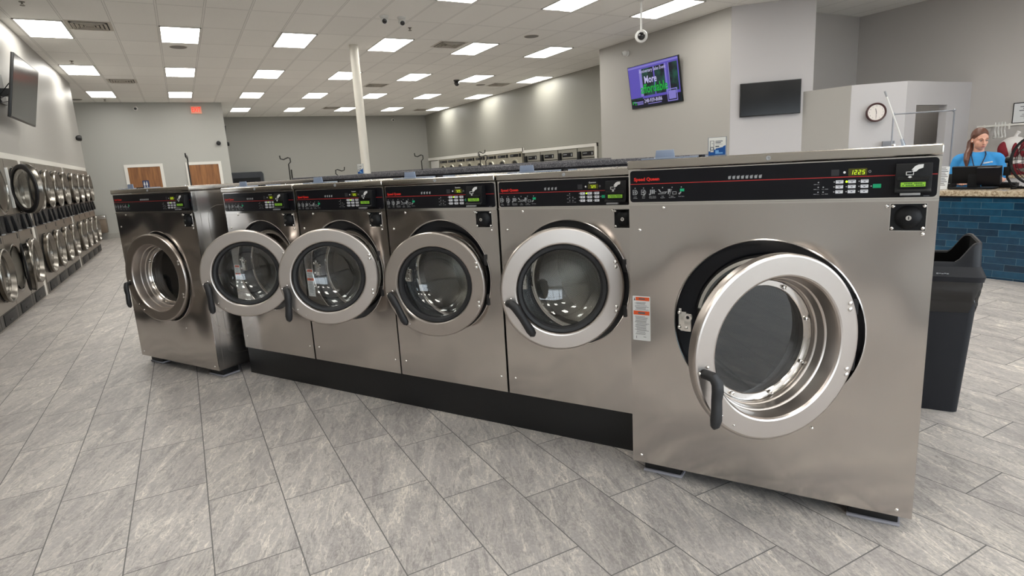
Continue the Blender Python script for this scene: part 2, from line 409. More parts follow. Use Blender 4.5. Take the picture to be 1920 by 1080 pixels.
    MB().disc(.0024,(su-.0172,y-.0004,S['start'][1]),10).build('button_light',LED_OFF,cp)
    for (a,r) in ((0,0),(0,1),(1,1),(0,2),(1,2)):
        u=X(S['btn'][0]-.068+.0165*a); zz=S['btn'][2]-S['btn'][3]*r
        w=MB(); w.disc(.0026,(u,y-.0003,zz),10)
        w.box(u-.004,u+.004,y-.0004,y,zz-.0085,zz-.0078); w.box(u-.004,u-.0034,y-.0004,y,zz-.0085,zz-.0055)
        if a: w.box(u+.006,u+.016,y-.0004,y,zz-.008,zz-.0062)
        else: w.box(u-.015,u-.006,y-.0004,y,zz-.008,zz-.0062)
        w.build('stage_light',GREYPRINT,cp)
    w=MB(); w.box(X(W-.045),X(W-.028),y-.0003,y,p0+.008,p0+.0105); w.build('serial_print',LABELK,cp)
    # card reader
    a,b,c0,c1=S['reader']; a=X(a);b=X(b); dpth=.045; hgt=c1-c0
    w=MB(); w.prism([(-.004,c0),(-dpth-.012,c0+.004),(-dpth-.012,c0+.010),(-dpth,c0+.017),(-dpth,c1-.046),(-dpth+.008,c1),(-.004,c1)],a,b,'x'); rd=w.build('card_reader',BLACK,T,bevel=.0025)
    yy=-dpth-.0006
    w=MB(); w.box(a+.006,b-.008,yy-.0012,yy,c0+.045,c0+.057); w.build('card_slot',pm('slot_black',(8,8,9),.25),rd)
    w=MB(); w.rbox(a+.010,b-.012,c0+.019,c0+.042,yy-.002,yy,.003,3); sb=w.build('screen_bezel',PANELBLK,rd)
    w=MB(); w.rbox(a+.0165,b-.0165,c0+.0235,c0+.0385,yy-.003,yy-.002,.001,2); w.build('screen',LCD,sb)
    w=MB()
    for j in range(2):
        for i in range(13):
            if (i*7+j*5)%6==0: continue
            w.box(a+.022+i*.0047,a+.0255+i*.0047,yy-.0034,yy-.003,c0+.0325-j*.0065,c0+.0362-j*.0065)
    w.build('screen_text',LCDTXT,sb)
    w=MB(); u=(a+b)/2-.004; zz=c1-.030
    tilt=lambda P:[(u+px_*.001,zz+pz_*.001) for px_,pz_ in P]
    ys=yy-.0005
    w.prism(tilt([(-3,8),(6,20),(16,25),(30,26),(29,14),(17,10),(11,3),(2,1),(-2,4),(4,8)]),ys-.001,ys)
    for P in ([(-18,3),(-3,3),(-3,1),(-18,1)],[(-18,-9),(4,-9),(4,-7),(-18,-7)],[(-18,3),(-16,3),(-16,-9),(-18,-9)],[(2,0),(4,0),(4,-9),(2,-9)],[(-13,-15),(-6,-19),(1,-15),(-2,-15),(-3,-12),(-9,-12),(-10,-15)]): w.prism(tilt(P),ys-.001,ys)
    w.build('card_emblem',WHITEPRINT,rd)
    w=MB(); w.box(a+.016,b-.030,-dpth-.024,-dpth-.008,c0-.004,c0+.0035); w.build('card_tongue',pm('tongue_grey',(140,140,142),.35,.3),rd,bevel=.001)
    # coin vault
    a,b,c0,c1=S['vault']; a=X(a);b=X(b); u=(a+b)/2+.001;zz=(c0+c1)/2
    w=MB(); w.box(a-.0025,b+.0025,-.0018,0,c0-.0025,c1+.0025); w.build('vault_surround',POLISH,T)
    w=MB(); w.box(a,b,-.0026,0,c0,c1); w.lathe([(.041,-.0026),(.040,-.006),(.033,-.018),(.022,-.026),(.0,-.028)],(u,0,zz),40); vt=w.build('coin_vault',BLACK,T)
    w=MB(); w.lathe([(.0085,-.024),(.0085,-.0325),(0,-.0325)],(u,0,zz),20); lk=w.build('vault_lock',SCREW,vt); 
    MB().box(u-.0015,u+.0015,-.0332,-.0325,zz-.005,zz+.005).build('keyhole',BLACK,vt)
    for sx in (.007,b-a-.007):
        for sz in (.008,c1-c0-.008):
            screw_head(MB(),a+sx,c0+sz,-.0026,.0062).build('vault_screw',SCREW,vt)
    for (a,b) in S['screws']: screw_head(MB(),X(a),b,0,.0068).build('panel_screw',SCREW,T)
    # warning label
    a,b,c0,c1=S['label']; a=X(a);b=X(b)
    w=MB(); w.rbox(a,b,c0,c1,-.0006,0,.003,3); lb=w.build('warning_label',LABELW,T); H=c1-c0;Q=b-a
    w=MB(); w.box(a+.17*Q,b-.05*Q,-.0010,-.0006,c1-.10*H,c1-.02*H).box(a+.04*Q,b-.05*Q,-.0010,-.0006,c1-.42*H,c1-.33*H); w.build('label_band',LABELO,lb)
    w=MB()
    for i,fz in enumerate([.135,.155,.175,.205,.235,.255,.275,.30,.45,.475,.495,.52,.545,.565,.585,.61,.635,.655,.68,.705,.725,.75,.77,.80,.83,.855]):
        rr=random.Random(i); x0=a+(.08+.14*rr.random())*Q; x1=b-(.06+.25*rr.random())*Q
        w.box(x0,x1,-.0010,-.0006,c1-(fz+.008)*H,c1-fz*H)
    w.box(a+.35*Q,b-.3*Q,-.0011,-.0006,c1-.075*H,c1-.045*H).box(a+.3*Q,b-.3*Q,-.0011,-.0006,c1-.395*H,c1-.355*H)
    w.prism([(a+.06*Q,c1-.10*H),(a+.11*Q,c1-.03*H),(a+.16*Q,c1-.10*H)],-.0010,-.0006)
    w.box(a+.18*Q,a+.21*Q,-.0010,-.0006,c1-.96*H,c1-.90*H).box(a+.6*Q,a+.75*Q,-.001,-.0006,c1-.92*H,c1-.91*H)
    w.build('label_print',LABELK,lb)
    # soap dispenser tray on the lid
    tx=X(S['tray']); zz=zt
    w=MB(); w.box(tx,tx+S['tl'],.03,.24,zz,zz+.006); tr=w.build('soap_tray',BLUEPL,T,bevel=.002)
    w=MB(); w.prism([(tx+.045,zz+.006),(tx+.13,zz+.006),(tx+.125,zz+.038),(tx+.05,zz+.038)],.08,.086); w.build('tray_tab',BLUEPL,tr,bevel=.001)
    w=MB(); w.box(tx+S['tl']+.003,tx+S['tl']+.016,.05,.10,zz,zz+.009); w.build('tray_catch',BLACK,tr)
    for a in (.10,W-.14): MB().lathe([(.006,0),(.006,.006),(0,.008)],(X(a),.05,zz),12,'z').build('lid_bolt',SCREW,l)
    # feet
    if S.get('feet'):
        for sx in (-1,1):
            for yy,dd in ((.05,.13),(D-.2,.13)):
                xa=sx*(W/2-.125)
                w=MB(); w.box(xa-.085,xa+.085,yy,yy+dd,-.005,z0); fo=w.build('foot',PLINTH,T,bevel=.004)
                w=MB(); w.box(xa-.09,xa+.092,yy-.008,yy+dd+.008,-.0174,-.005); w.build('sealant_pad',PADGREY,fo,bevel=.004)
    # door, hinged on its right edge
    hgx,hgy,dzc=X(S['hinge'][0]),S['hinge'][1],S['hinge'][2]; R=S['door'][0]
    for s_ in (-.11,.11):
        w=MB().box(hgx-.014,hgx+.003,hgy+.014,.04,dzc+s_-.03,dzc+s_+.03); w.build('hinge',HINGE,T,bevel=.003)
    w=MB(); w.lathe(S['ring'],(-R,0,0),96); d=w.build('door',DOORSTEEL,T,loc=(hgx,hgy,dzc),sharp=11); d.scale=(S['ds'],)*3
    if S['kind']=='big':
        w=MB(); w.lathe([(.208,.107),(.208,.111),(0,.111)],(-R,0,0),64); w.build('door_glass',BGLASS,d)
        w=MB(); w.lathe([(.2275,.096),(.2275,.104),(.208,.106),(.205,.11),(.207,.112)],(-R,0,0),64); w.build('glass_clamp',POLISH,d)
        for k in range(8):
            a=2*PI*(k+.35)/8; q=MB(); M=Matrix.Translation((-R+.217*cos(a),.098,.217*sin(a))); q.lathe([(.008,.004),(.008,-.002),(.0045,-.003),(.0045,-.010),(0,-.010)],(0,0,0),10,M=M); q.build('clamp_bolt',SCREW,d)
        w=MB(); w.lathe([(.262,.016),(.256,.045),(.238,.125),(.212,.13),(.212,.116)],(-R,.028,0),64); w.build('door_gasket',RUBBER,d)
    else:
        w=MB(); w.lathe([(.2085,.03),(.2085,-.003),(.203,-.007),(.190,-.004),(.183,.006),(.183,.03),(.2085,.03)],(-R,0,0),72); w.build('door_gasket',RUBBER,d)
        pr=[(.186,.002),(.183,.03),(.174,.06),(.155,.09),(.125,.114),(.085,.130),(.04,.138),(0,.140)]
        w=MB(); w.lathe(pr,(-R,0,0),72); w.build('door_glass',WGLASS,d)
    # handle: mount, elbow and grip, turned about the mount
    w=MB(); hz_=-.045 if S['kind']=='big' else -.05
    w.tube([(0,.0,0),(.005,-.022,0),(.014,-.046,-.003),(.022,-.058,-.022),(.024,-.060,-.05),(.024,-.056,-.08),(.024,-.060,-.115),(.024,-.060,-.150),(.024,-.055,-.172),(.024,-.050,-.182)],[.017,.017,.019,.021,.021,.019,.0195,.021,.017,.008],14)
    M=Matrix.Diagonal((1.0,.8,1.0,1)); w.v=[tuple(M@Vector(p)) for p in w.v]
    hd=w.build('door_handle',RUBBER,d,loc=(-2*R+.036,-.018,hz_))
    q=MB(); screw_head(q,-.018,.004,.0,.0055); q.build('handle_bolt',SCREW,d,loc=(-2*R+.036,-.019,hz_))
    q=MB(); screw_head(q,.012,.022,.0,.0055); q.build('handle_bolt',SCREW,d,loc=(-2*R+.036,-.019,hz_))
    for s_ in (.105,-.105):
        for e_ in (.011,-.011):
            q=MB(); screw_head(q,-R*.145,s_*R/.288+e_,-.017,.0085); q.build('hinge_rivet',SCREW,d)
    for a in (222,234):
        q=MB(); screw_head(q,-R+R*.92*cos(radians(a)),R*.92*sin(radians(a)),-.017,.004); q.build('ring_screw',SCREW,d)
    return T

BIG=dict(kind='big',lo=.001,tl=.235,W=1.095,D=1.15,z0=.05,zf=1.2475,p0=1.2525,p1=1.393,zt=1.432,key=.557,hole=(.552,.748,.355),
 annulus=[(.353,.0),(.351,.03),(.335,.05),(.30,.075),(.285,.085),(.27,.085)],
 rim=[(.285,.075),(.276,.062),(.262,.058),(.252,.062),(.245,.10)],drum=[(.245,.10),(.40,.11),(.40,.66),(.0,.66)],
 logo=(.020,.141,1.3525,.0155),line=1.3335,icons=[.030,.067,.106,.149,.189,.227],icz=1.299,cups=(.416,.529,8),cupz=1.347,
 disp=(.852,1.350,.058,.025),time='1225',btn=(.797,.039,1.317,.0177),start=(.913,1.299),reader=(.965,1.068,1.272,1.373),
 vault=(.959,1.0625,1.1425,1.2345),screws=[(.151,1.232),(.047,1.137),(.947,1.227),(1.056,1.13),(.041,.085),(1.045,.077),(.744,.353)],
 label=(.010,.090,.642,.845),tray=.045,feet=True,hinge=(.8765,-.011,.7485),door=(.338,),ds=1.012,
 ring=[(.262,.042),(.333,.03),(.338,.02),(.338,-.004),(.3365,-.011),(.333,-.0152),(.327,-.017),(.266,-.017),(.260,-.0145),(.2555,-.008),(.252,.004),(.247,.04),(.242,.043),(.2405,.046),(.236,.075),(.232,.078),(.2305,.081),(.2285,.10),(.228,.108),(.203,.112),(.203,.13),(.232,.14),(.262,.042)])
ROW=dict(kind='row',lo=.001,tl=.298,W=.772,D=.95,z0=.213,zf=1.2255,p0=1.2305,p1=1.366,zt=1.402,key=.388,hole=(.388,.85,.318),
 annulus=[(.316,.0),(.314,.03),(.30,.045),(.268,.065),(.255,.072),(.246,.072)],
 rim=[(.256,.062),(.248,.050),(.236,.048),(.226,.052),(.218,.09)],drum=[(.218,.09),(.33,.10),(.33,.52),(.0,.52)],
 logo=(.016,.130,1.3195,.0145),line=1.3045,icons=[.025,.062,.100,.140,.177,.212],icz=1.270,cups=(.280,.338,4),cupz=1.3205,
 disp=(.535,1.325,.052,.021),time='725',quantum=True,btn=(.480,.0367,1.2935,.0168),start=(.590,1.277),reader=(.610,.712,1.248,1.349),
 vault=(.637,.736,1.130,1.216),screws=[(.142,1.211),(.043,1.117),(.730,1.114),(.630,1.211),(.042,.303),(.735,.300)],
 label=(.008,.074,.66,.845),tray=.043,hinge=(.687,-.022,.843),door=(.288,),ds=1.014,
 ring=[(.207,.036),(.283,.03),(.288,.02),(.288,-.004),(.2865,-.010),(.2835,-.0138),(.278,-.0155),(.220,-.0155),(.2145,-.014),(.2105,-.009),(.2085,-.002),(.207,.01),(.207,.036)])

RZ=radians(-60)
UX,UY=.5,-.8660254; NX,NY=-.8660254,-.5
def row_pt(u,v): return (u*UX+v*NX,u*UY+v*NY)
def set_door(T,ang,tilt=0,spec=None,dz=0):
    d=kid(T,'door'); d.rotation_euler=(0,0,ang); d.location.z+=dz
    kid(d,'door_handle').rotation_euler=(0,tilt,0)
def place(T,uc,v): x,y=row_pt(uc,v); T.location=(x,y,0); T.rotation_euler=(0,0,RZ)

big=make_washer('washing_machine','wide stainless steel washer in front of black trash bin, door swung half open','front load washers',BIG)
sml=dup(big); sml['label']='wide stainless steel washer at the far end of the island, beside the open floor'
row=make_washer('washing_machine','','front load washers',ROW); rows=[row]+[dup(row) for _ in range(3)]
big.scale=sml.scale=(.988,)*3; place(big,-.912+.541,-2.45); big.location.z=.0174; set_door(big,.81,0.05)
place(sml,-5.214+.541,-2.45); sml.location.z=.0174; set_door(sml,.129,0); kid(sml,'door').location.x+=.0135
RL=['narrow stainless washer next to the large washer with the orange warning label','narrow stainless washer second from the large orange-labelled washer, its door barely ajar','narrow stainless washer third from the large orange-labelled washer','narrow stainless washer tucked right beside the exposed side of the far wide washer']
for i,(T,le,th,ti,dz) in enumerate(zip(rows,(-1.690,-2.475,-3.257,-4.042),(.56,.33,.675,.74),(-.50,-.42,.08,-.02),(.017,-.019,.006,-.005))):
    T['label']=RL[i]; place(T,le+.388,-2.63); set_door(T,th,ti,dz=dz)
# black plinth under the narrow washers
def rowbox(mb,u0,u1,v0,v1,z0,z1):
    P=[row_pt(u0,v0),row_pt(u1,v0),row_pt(u1,v1),row_pt(u0,v1)]; mb.prism(P,z0,z1,'z'); return mb
o=rowbox(MB(),-4.055,-.945,-2.655,-3.55,0,.2125).build('washer_plinth',PLINTH,bevel=.004); tag(o,'long black scuffed plinth under the four narrow washers','plinth')
# bulkhead with speckled top behind the washers
def speckle():
    m,t,p=nt('speckled_laminate'); L=t.links.new
    tc=t.nodes.new('ShaderNodeTexCoord'); V=t.nodes.new('ShaderNodeTexVoronoi'); V.inputs['Scale'].default_value=240; L(tc.outputs['Object'],V.inputs['Vector'])
    r=t.nodes.new('ShaderNodeValToRGB'); L(V.outputs['Color'],r.inputs[0]); e=r.color_ramp.elements
    e[0].position=0; e[0].color=lin((52,52,58)); e[1].position=1; e[1].color=lin((150,148,150)); q=r.color_ramp.elements.new(.55); q.color=lin((88,87,92))
    L(r.outputs[0],p.inputs['Base Color']); p.inputs['Roughness'].default_value=.35; return m
SPECK=speckle(); NAVY=pm('dark_slate_laminate',(50,52,62),.4,noise=.2,nscale=60)
def bulkhead(u0,u1,v0,v1,zt,label):
    T=thing('service_bulkhead',label,'counter',(*row_pt((u0+u1)/2,v0),0))
    M=Matrix.Translation((-T.location.x,-T.location.y,0))
    a=rowbox(MB(),u0,u1,v0-.02,v1+.02,0,zt-.035); a.v=[tuple(M@Vector(p)) for p in a.v]; a.build('bulkhead_base',NAVY,T)
    a=rowbox(MB(),u0-.01,u1+.01,v0,v1,zt-.035,zt); a.v=[tuple(M@Vector(p)) for p in a.v]; a.build('countertop',SPECK,T,bevel=.004)
    return T
bulkhead(-4.6,-1.0,-3.70,-4.35,1.449,'dark speckled service counter running directly behind the narrow washers')
bulkhead(-8.97,-4.0,-9.2,-9.9,1.50,'far dark service counter on the second washer island')
# ------------------------------------------------------------------ room
H=3.95; TW=.308
def floor_mat():
    m,t,p=nt('stone_tile_floor'); L=t.links.new
    tc=t.nodes.new('ShaderNodeTexCoord'); sp=t.nodes.new('ShaderNodeSeparateXYZ'); L(tc.outputs['Object'],sp.inputs[0])
    ln=1.9778*TW
    kx=math_(t,'DIVIDE',math_(t,'SUBTRACT',sp.outputs[0],-3.3102*TW),TW); k=math_(t,'FLOOR',kx); fx=math_(t,'FRACT',kx)
    yy=math_(t,'ADD',math_(t,'SUBTRACT',sp.outputs[1],11.4233*TW),math_(t,'MULTIPLY',k,2.6291*TW))
    ky=math_(t,'DIVIDE',yy,ln); my=math_(t,'FLOOR',ky); fy=math_(t,'FRACT',ky)
    ex=math_(t,'MULTIPLY',math_(t,'MINIMUM',fx,math_(t,'SUBTRACT',1,fx)),TW)
    ey=math_(t,'MULTIPLY',math_(t,'MINIMUM',fy,math_(t,'SUBTRACT',1,fy)),ln)
    edge=math_(t,'MINIMUM',ex,ey)
    grout=math_(t,'LESS_THAN',edge,.0024)
    cb=t.nodes.new('ShaderNodeCombineXYZ'); L(k,cb.inputs[0]); L(my,cb.inputs[1])
    wn=t.nodes.new('ShaderNodeTexWhiteNoise'); wn.noise_dimensions='3D'; L(cb.outputs[0],wn.inputs['Vector'])
    # each tile takes its own window of the stone
    off=t.nodes.new('ShaderNodeVectorMath'); off.operation='SCALE'; L(wn.outputs['Color'],off.inputs[0]); off.inputs['Scale'].default_value=37
    po=t.nodes.new('ShaderNodeVectorMath'); po.operation='ADD'; L(tc.outputs['Object'],po.inputs[0]); L(off.outputs[0],po.inputs[1])
    # veins run along the tile, a little slanted
    mp=t.nodes.new('ShaderNodeMapping'); mp.vector_type='TEXTURE'; mp.inputs['Rotation'].default_value=(0,0,radians(-20)); mp.inputs['Scale'].default_value=(1/2.9,1/.62,1); L(po.outputs[0],mp.inputs['Vector'])
    n1=t.nodes.new('ShaderNodeTexNoise'); n1.inputs['Scale'].default_value=2.2; n1.inputs['Detail'].default_value=8; n1.inputs['Roughness'].default_value=.62; n1.inputs['Distortion'].default_value=.7; L(mp.outputs[0],n1.inputs['Vector'])
    n2=t.nodes.new('ShaderNodeTexNoise'); n2.inputs['Scale'].default_value=5.5; n2.inputs['Detail'].default_value=9; n2.inputs['Roughness'].default_value=.7; n2.inputs['Distortion'].default_value=.5; L(mp.outputs[0],n2.inputs['Vector'])
    n3=t.nodes.new('ShaderNodeTexNoise'); n3.inputs['Scale'].default_value=70; n3.inputs['Detail'].default_value=5; n3.inputs['Roughness'].default_value=.75; L(po.outputs[0],n3.inputs['Vector'])
    def ramp(src,stops):
        r=t.nodes.new('ShaderNodeValToRGB'); L(src,r.inputs[0]); e=r.color_ramp.elements
        e[0].position,e[0].color=stops[0][0],lin(stops[0][1]); e[1].position,e[1].color=stops[-1][0],lin(stops[-1][1])
        for a,c in stops[1:-1]: q=e.new(a); q.color=lin(c)
        return r.outputs[0]
    base=ramp(n1.outputs['Fac'],[(.28,(142,137,136)),(.44,(158,153,151)),(.56,(169,164,161)),(.74,(185,179,175))])
    def mix(a,b,fac,typ='MIX'):
        x=t.nodes.new('ShaderNodeMix'); x.data_type='RGBA'; x.blend_type=typ
        if isinstance(fac,(int,float)): x.inputs[0].default_value=fac
        else: L(fac,x.inputs[0])
        for s_,i in ((a,6),(b,7)):
            if isinstance(s_,tuple): x.inputs[i].default_value=s_
            else: L(s_,x.inputs[i])
        return x.outputs[2]
    # thin light veins and thin dark cracks
    def band(src,c,w):
        d=math_(t,'ABSOLUTE',math_(t,'SUBTRACT',src,c)); q=t.nodes.new('ShaderNodeMapRange'); L(d,q.inputs[0]); q.inputs[1].default_value=0; q.inputs[2].default_value=w; q.inputs[3].default_value=1; q.inputs[4].default_value=0; return q.outputs[0]
    n4=t.nodes.new('ShaderNodeTexNoise'); n4.inputs['Scale'].default_value=14; n4.inputs['Detail'].default_value=7; n4.inputs['Distortion'].default_value=.5; L(mp.outputs[0],n4.inputs['Vector'])
    base=mix(base,lin((190,185,180)),math_(t,'MULTIPLY',band(n4.outputs['Fac'],.5,.03),.4)); base=mix(base,lin((120,116,112)),math_(t,'MULTIPLY',band(n4.outputs['Fac'],.40,.02),.45))
    col=mix(base,lin((198,191,182)),math_(t,'MULTIPLY',band(n2.outputs['Fac'],.5,.02),.6))
    col=mix(col,lin((208,201,192)),math_(t,'MULTIPLY',band(n1.outputs['Fac'],.545,.010),.8))
    col=mix(col,lin((104,100,98)),math_(t,'MULTIPLY',band(n2.outputs['Fac'],.43,.018),.6))
    g=t.nodes.new('ShaderNodeMapRange'); L(n3.outputs['Fac'],g.inputs[0]); g.inputs[1].default_value=.3; g.inputs[2].default_value=.7; g.inputs[3].default_value=.78; g.inputs[4].default_value=1.14
    tone=math_(t,'MULTIPLY',g.outputs[0],math_(t,'MULTIPLY_ADD',wn.outputs['Value'],.12,.94))
    # branching light veins: borders of stretched, warped cells, fading in and out
    wv=t.nodes.new('ShaderNodeVectorMath'); wv.operation='MULTIPLY_ADD'; L(n4.outputs['Color'],wv.inputs[0]); wv.inputs[1].default_value=(.30,.30,0); L(mp.outputs[0],wv.inputs[2])
    vo=t.nodes.new('ShaderNodeTexVoronoi'); vo.feature='DISTANCE_TO_EDGE'; vo.inputs['Scale'].default_value=2.6; L(wv.outputs[0],vo.inputs['Vector'])
    q=t.nodes.new('ShaderNodeMapRange'); L(vo.outputs['Distance'],q.inputs[0]); q.inputs[1].default_value=.004; q.inputs[2].default_value=.022; q.inputs[3].default_value=1; q.inputs[4].default_value=0
    fd=t.nodes.new('ShaderNodeMapRange'); L(n1.outputs['Fac'],fd.inputs[0]); fd.inputs[1].default_value=.46; fd.inputs[2].default_value=.60; fd.inputs[3].default_value=0; fd.inputs[4].default_value=1.0
    col=mix(col,lin((216,208,198)),math_(t,'MULTIPLY',q.outputs[0],fd.outputs[0]))
    hs=t.nodes.new('ShaderNodeHueSaturation'); L(col,hs.inputs['Color']); L(tone,hs.inputs['Value'])
    col=mix(hs.outputs[0],lin((98,96,96)),grout)
    L(col,p.inputs['Base Color'])
    rg=math_(t,'MULTIPLY_ADD',n3.outputs['Fac'],.2,.34); L(math_(t,'ADD',rg,math_(t,'MULTIPLY',grout,.3)),p.inputs['Roughness'])
    hgt=math_(t,'ADD',math_(t,'MULTIPLY',n2.outputs['Fac'],.6),math_(t,'ADD',math_(t,'MULTIPLY',n3.outputs['Fac'],.25),math_(t,'MULTIPLY',grout,-.8)))
    b=t.nodes.new('ShaderNodeBump'); b.inputs['Strength'].default_value=.35; b.inputs['Distance'].default_value=.004; L(hgt,b.inputs['Height']); L(b.outputs[0],p.inputs['Normal'])
    return m
def ceil_mat():
    m,t,p=nt('ceiling_tile'); L=t.links.new
    tc=t.nodes.new('ShaderNodeTexCoord'); sp=t.nodes.new('ShaderNodeSeparateXYZ'); L(tc.outputs['Object'],sp.inputs[0])
    gx,gy=.62,1.28
    kx=math_(t,'DIVIDE',math_(t,'ADD',sp.outputs[0],1.81),gx); ky=math_(t,'DIVIDE',math_(t,'SUBTRACT',sp.outputs[1],11.49),gy)
    fx=math_(t,'FRACT',kx); fy=math_(t,'FRACT',ky)
    e=math_(t,'MINIMUM',math_(t,'MULTIPLY',math_(t,'MINIMUM',fx,math_(t,'SUBTRACT',1,fx)),gx),math_(t,'MULTIPLY',math_(t,'MINIMUM',fy,math_(t,'SUBTRACT',1,fy)),gy))
    bar=math_(t,'LESS_THAN',e,.012); gap=math_(t,'MULTIPLY',math_(t,'LESS_THAN',e,.017),math_(t,'SUBTRACT',1,bar))
    cb=t.nodes.new('ShaderNodeCombineXYZ'); L(math_(t,'FLOOR',kx),cb.inputs[0]); L(math_(t,'FLOOR',ky),cb.inputs[1])
    wn=t.nodes.new('ShaderNodeTexWhiteNoise'); wn.noise_dimensions='3D'; L(cb.outputs[0],wn.inputs['Vector'])
    n=t.nodes.new('ShaderNodeTexNoise'); n.inputs['Scale'].default_value=55; n.inputs['Detail'].default_value=6; L(tc.outputs['Object'],n.inputs['Vector'])
    st=t.nodes.new('ShaderNodeTexNoise'); st.inputs['Scale'].default_value=.9; st.inputs['Detail'].default_value=3; L(tc.outputs['Object'],st.inputs['Vector'])
    v=math_(t,'ADD',math_(t,'MULTIPLY_ADD',n.outputs['Fac'],.10,.90),math_(t,'ADD',math_(t,'MULTIPLY',wn.outputs['Value'],.06),math_(t,'MULTIPLY',st.outputs['Fac'],.06)))
    v=math_(t,'SUBTRACT',v,math_(t,'ADD',math_(t,'MULTIPLY',gap,.45),math_(t,'MULTIPLY',bar,.05)))
    hs=t.nodes.new('ShaderNodeHueSaturation'); hs.inputs['Color'].default_value=lin((240,239,235)); L(v,hs.inputs['Value']); L(hs.outputs[0],p.inputs['Base Color'])
    p.inputs['Roughness'].default_value=.9
    b=t.nodes.new('ShaderNodeBump'); b.inputs['Strength'].default_value=.3; b.inputs['Distance'].default_value=.004; L(n.outputs['Fac'],b.inputs['Height']); L(b.outputs[0],p.inputs['Normal'])
    return m
WALLG=pm('warm_grey_paint',(172,172,167),.42,spec=.5,bump=.02,bscale=180)
WALLS=pm('semi_gloss_grey_paint',(164,162,158),.42,spec=.45,bump=.02,bscale=60)
WALLD=pm('mid_grey_paint',(150,149,144),.55,bump=.02,bscale=180)
WALLT=pm('greige_paint',(170,167,162),.5,bump=.02,bscale=180)
WALLW=pm('white_paint',(188,185,186),.5,bump=.02,bscale=180)
WALLR=pm('grey_paint',(184,180,177),.55,bump=.02,bscale=180)
TRIMW=pm('white_trim',(222,220,214),.45)
FLOORM=floor_mat(); CEILM=ceil_mat()
def S_(name,mb,mat,**k): return struct(mb.build(name,mat,**k))
S_('floor',MB().box(-4.1,12.4,-5.0,26.5,-.12,0),FLOORM)
S_('ceiling',MB().box(-4.1,12.4,-5.0,26.5,H,H+.12),CEILM)
# left side: painted bulkhead above the built-in dryers
m=MB(); m.box(-2.08,-1.95,-4.6,17.85,1.975,H).box(-2.08,-1.95,-4.6,3.65,0,1.975).box(-2.08,-1.95,17.47,17.85,0,1.975); m.box(-4,-2.08,17.75,17.85,0,H)
S_('wall_left',m,WALLS)
S_('wall_left_service',MB().box(-4.1,-4,-4.6,21.7,0,H),WALLD)
S_('wall_back_restrooms',MB().box(-4,1.5,21.6,21.75,0,H),WALLG)
S_('wall_back_return',MB().box(1.38,1.5,21.75,26.3,0,H),WALLG)
S_('wall_back',MB().box(1.38,11.3,26.3,26.45,0,H),WALLD)
m=MB(); m.box(10.12,10.25,17.57,26.3,2.06,H).box(10.12,10.25,11.5,17.57,1.97,H).box(10.12,10.25,11.5,13.49,0,1.97).box(10.12,10.25,26.22,26.3,0,2.06); S_('wall_right_dryers',m,pm('far_grey_paint',(150,149,141),.5,spec=.4))
S_('wall_right_service',MB().box(11.3,11.4,11.5,26.45,0,H),WALLD)
S_('wall_screen',MB().box(8.8,8.95,7.82,11.6,0,H).box(8.95,11.4,11.5,11.6,0,H),WALLT)
# diagonal white wall and the walls behind the counter
def slab(name,pts,z0,z1,mat): return S_(name,MB().prism(pts,z0,z1,'z'),mat)
slab('wall_diagonal',[(8.801,7.819),(9.745,6.875),(9.85,6.98),(8.906,7.924)],0,H,WALLW)
slab('wall_diagonal_end',[(9.85,6.98),(10.62,7.66),(10.55,7.74),(9.78,7.05)],0,H,WALLW)
S_('wall_north',MB().box(10.55,12.3,7.66,7.78,0,H),WALLR)
S_('wall_right',MB().box(12.2,12.33,-4.6,7.66,0,H),WALLR)
OFH=2.431
slab('wall_office_side',[(9.64,6.98),(9.775,6.207),(9.87,6.26),(9.74,7.0)],0,OFH,WALLT)
slab('wall_office_diagonal',[(9.775,6.207),(10.36,5.66),(10.44,5.745),(9.87,6.26)],0,OFH,WALLW)
m=MB(); m.prism([(10.36,5.66),(10.63,5.645),(10.63,5.765),(10.44,5.745)],0,OFH,'z'); m.prism([(11.525,5.63),(12.2,5.597),(12.2,5.717),(11.525,5.75)],0,OFH,'z'); m.prism([(10.63,5.645),(11.525,5.63),(11.525,5.75),(10.63,5.765)],2.06,OFH,'z')
S_('wall_office_front',m,WALLW)
# storefront behind the camera: tall windows between white mullions
m=MB(); m.box(-4.1,12.4,-4.72,-4.6,0,.35).box(-4.1,12.4,-4.72,-4.6,3.05,H); S_('wall_front',m,WALLG)
for i in range(6):
    x0=-4.0+i*2.7; x1=x0+2.7
    T=MB(); w_=.045
    for (a,b,c0,c1) in ((x0,x0+w_,.35,3.05),(x1-w_,x1,.35,3.05),(x0,x1,.35,.35+w_),(x0,x1,3.05-w_,3.05),(x0,x1,2.2,2.2+w_),((x0+x1)/2-w_/2,(x0+x1)/2+w_/2,.35,3.05)): T.box(a,b,-4.70,-4.62,c0,c1)
    o=S_('window_%d'%(i+1),T,pm('mullion_white',(190,190,190),.4))
    g=MB().box(x0+.03,x1-.03,-4.665,-4.66,.37,3.03).build('window_pane',WINGLASS,o)
S_('wall_left_corner',MB().box(-4,-1.95,-4.6,-4.5,0,.3),WALLG)
S_('pavement',MB().box(-30,40,-40,-4.75,-.3,-.1),pm('pavement',(150,148,144),.9,noise=.1))
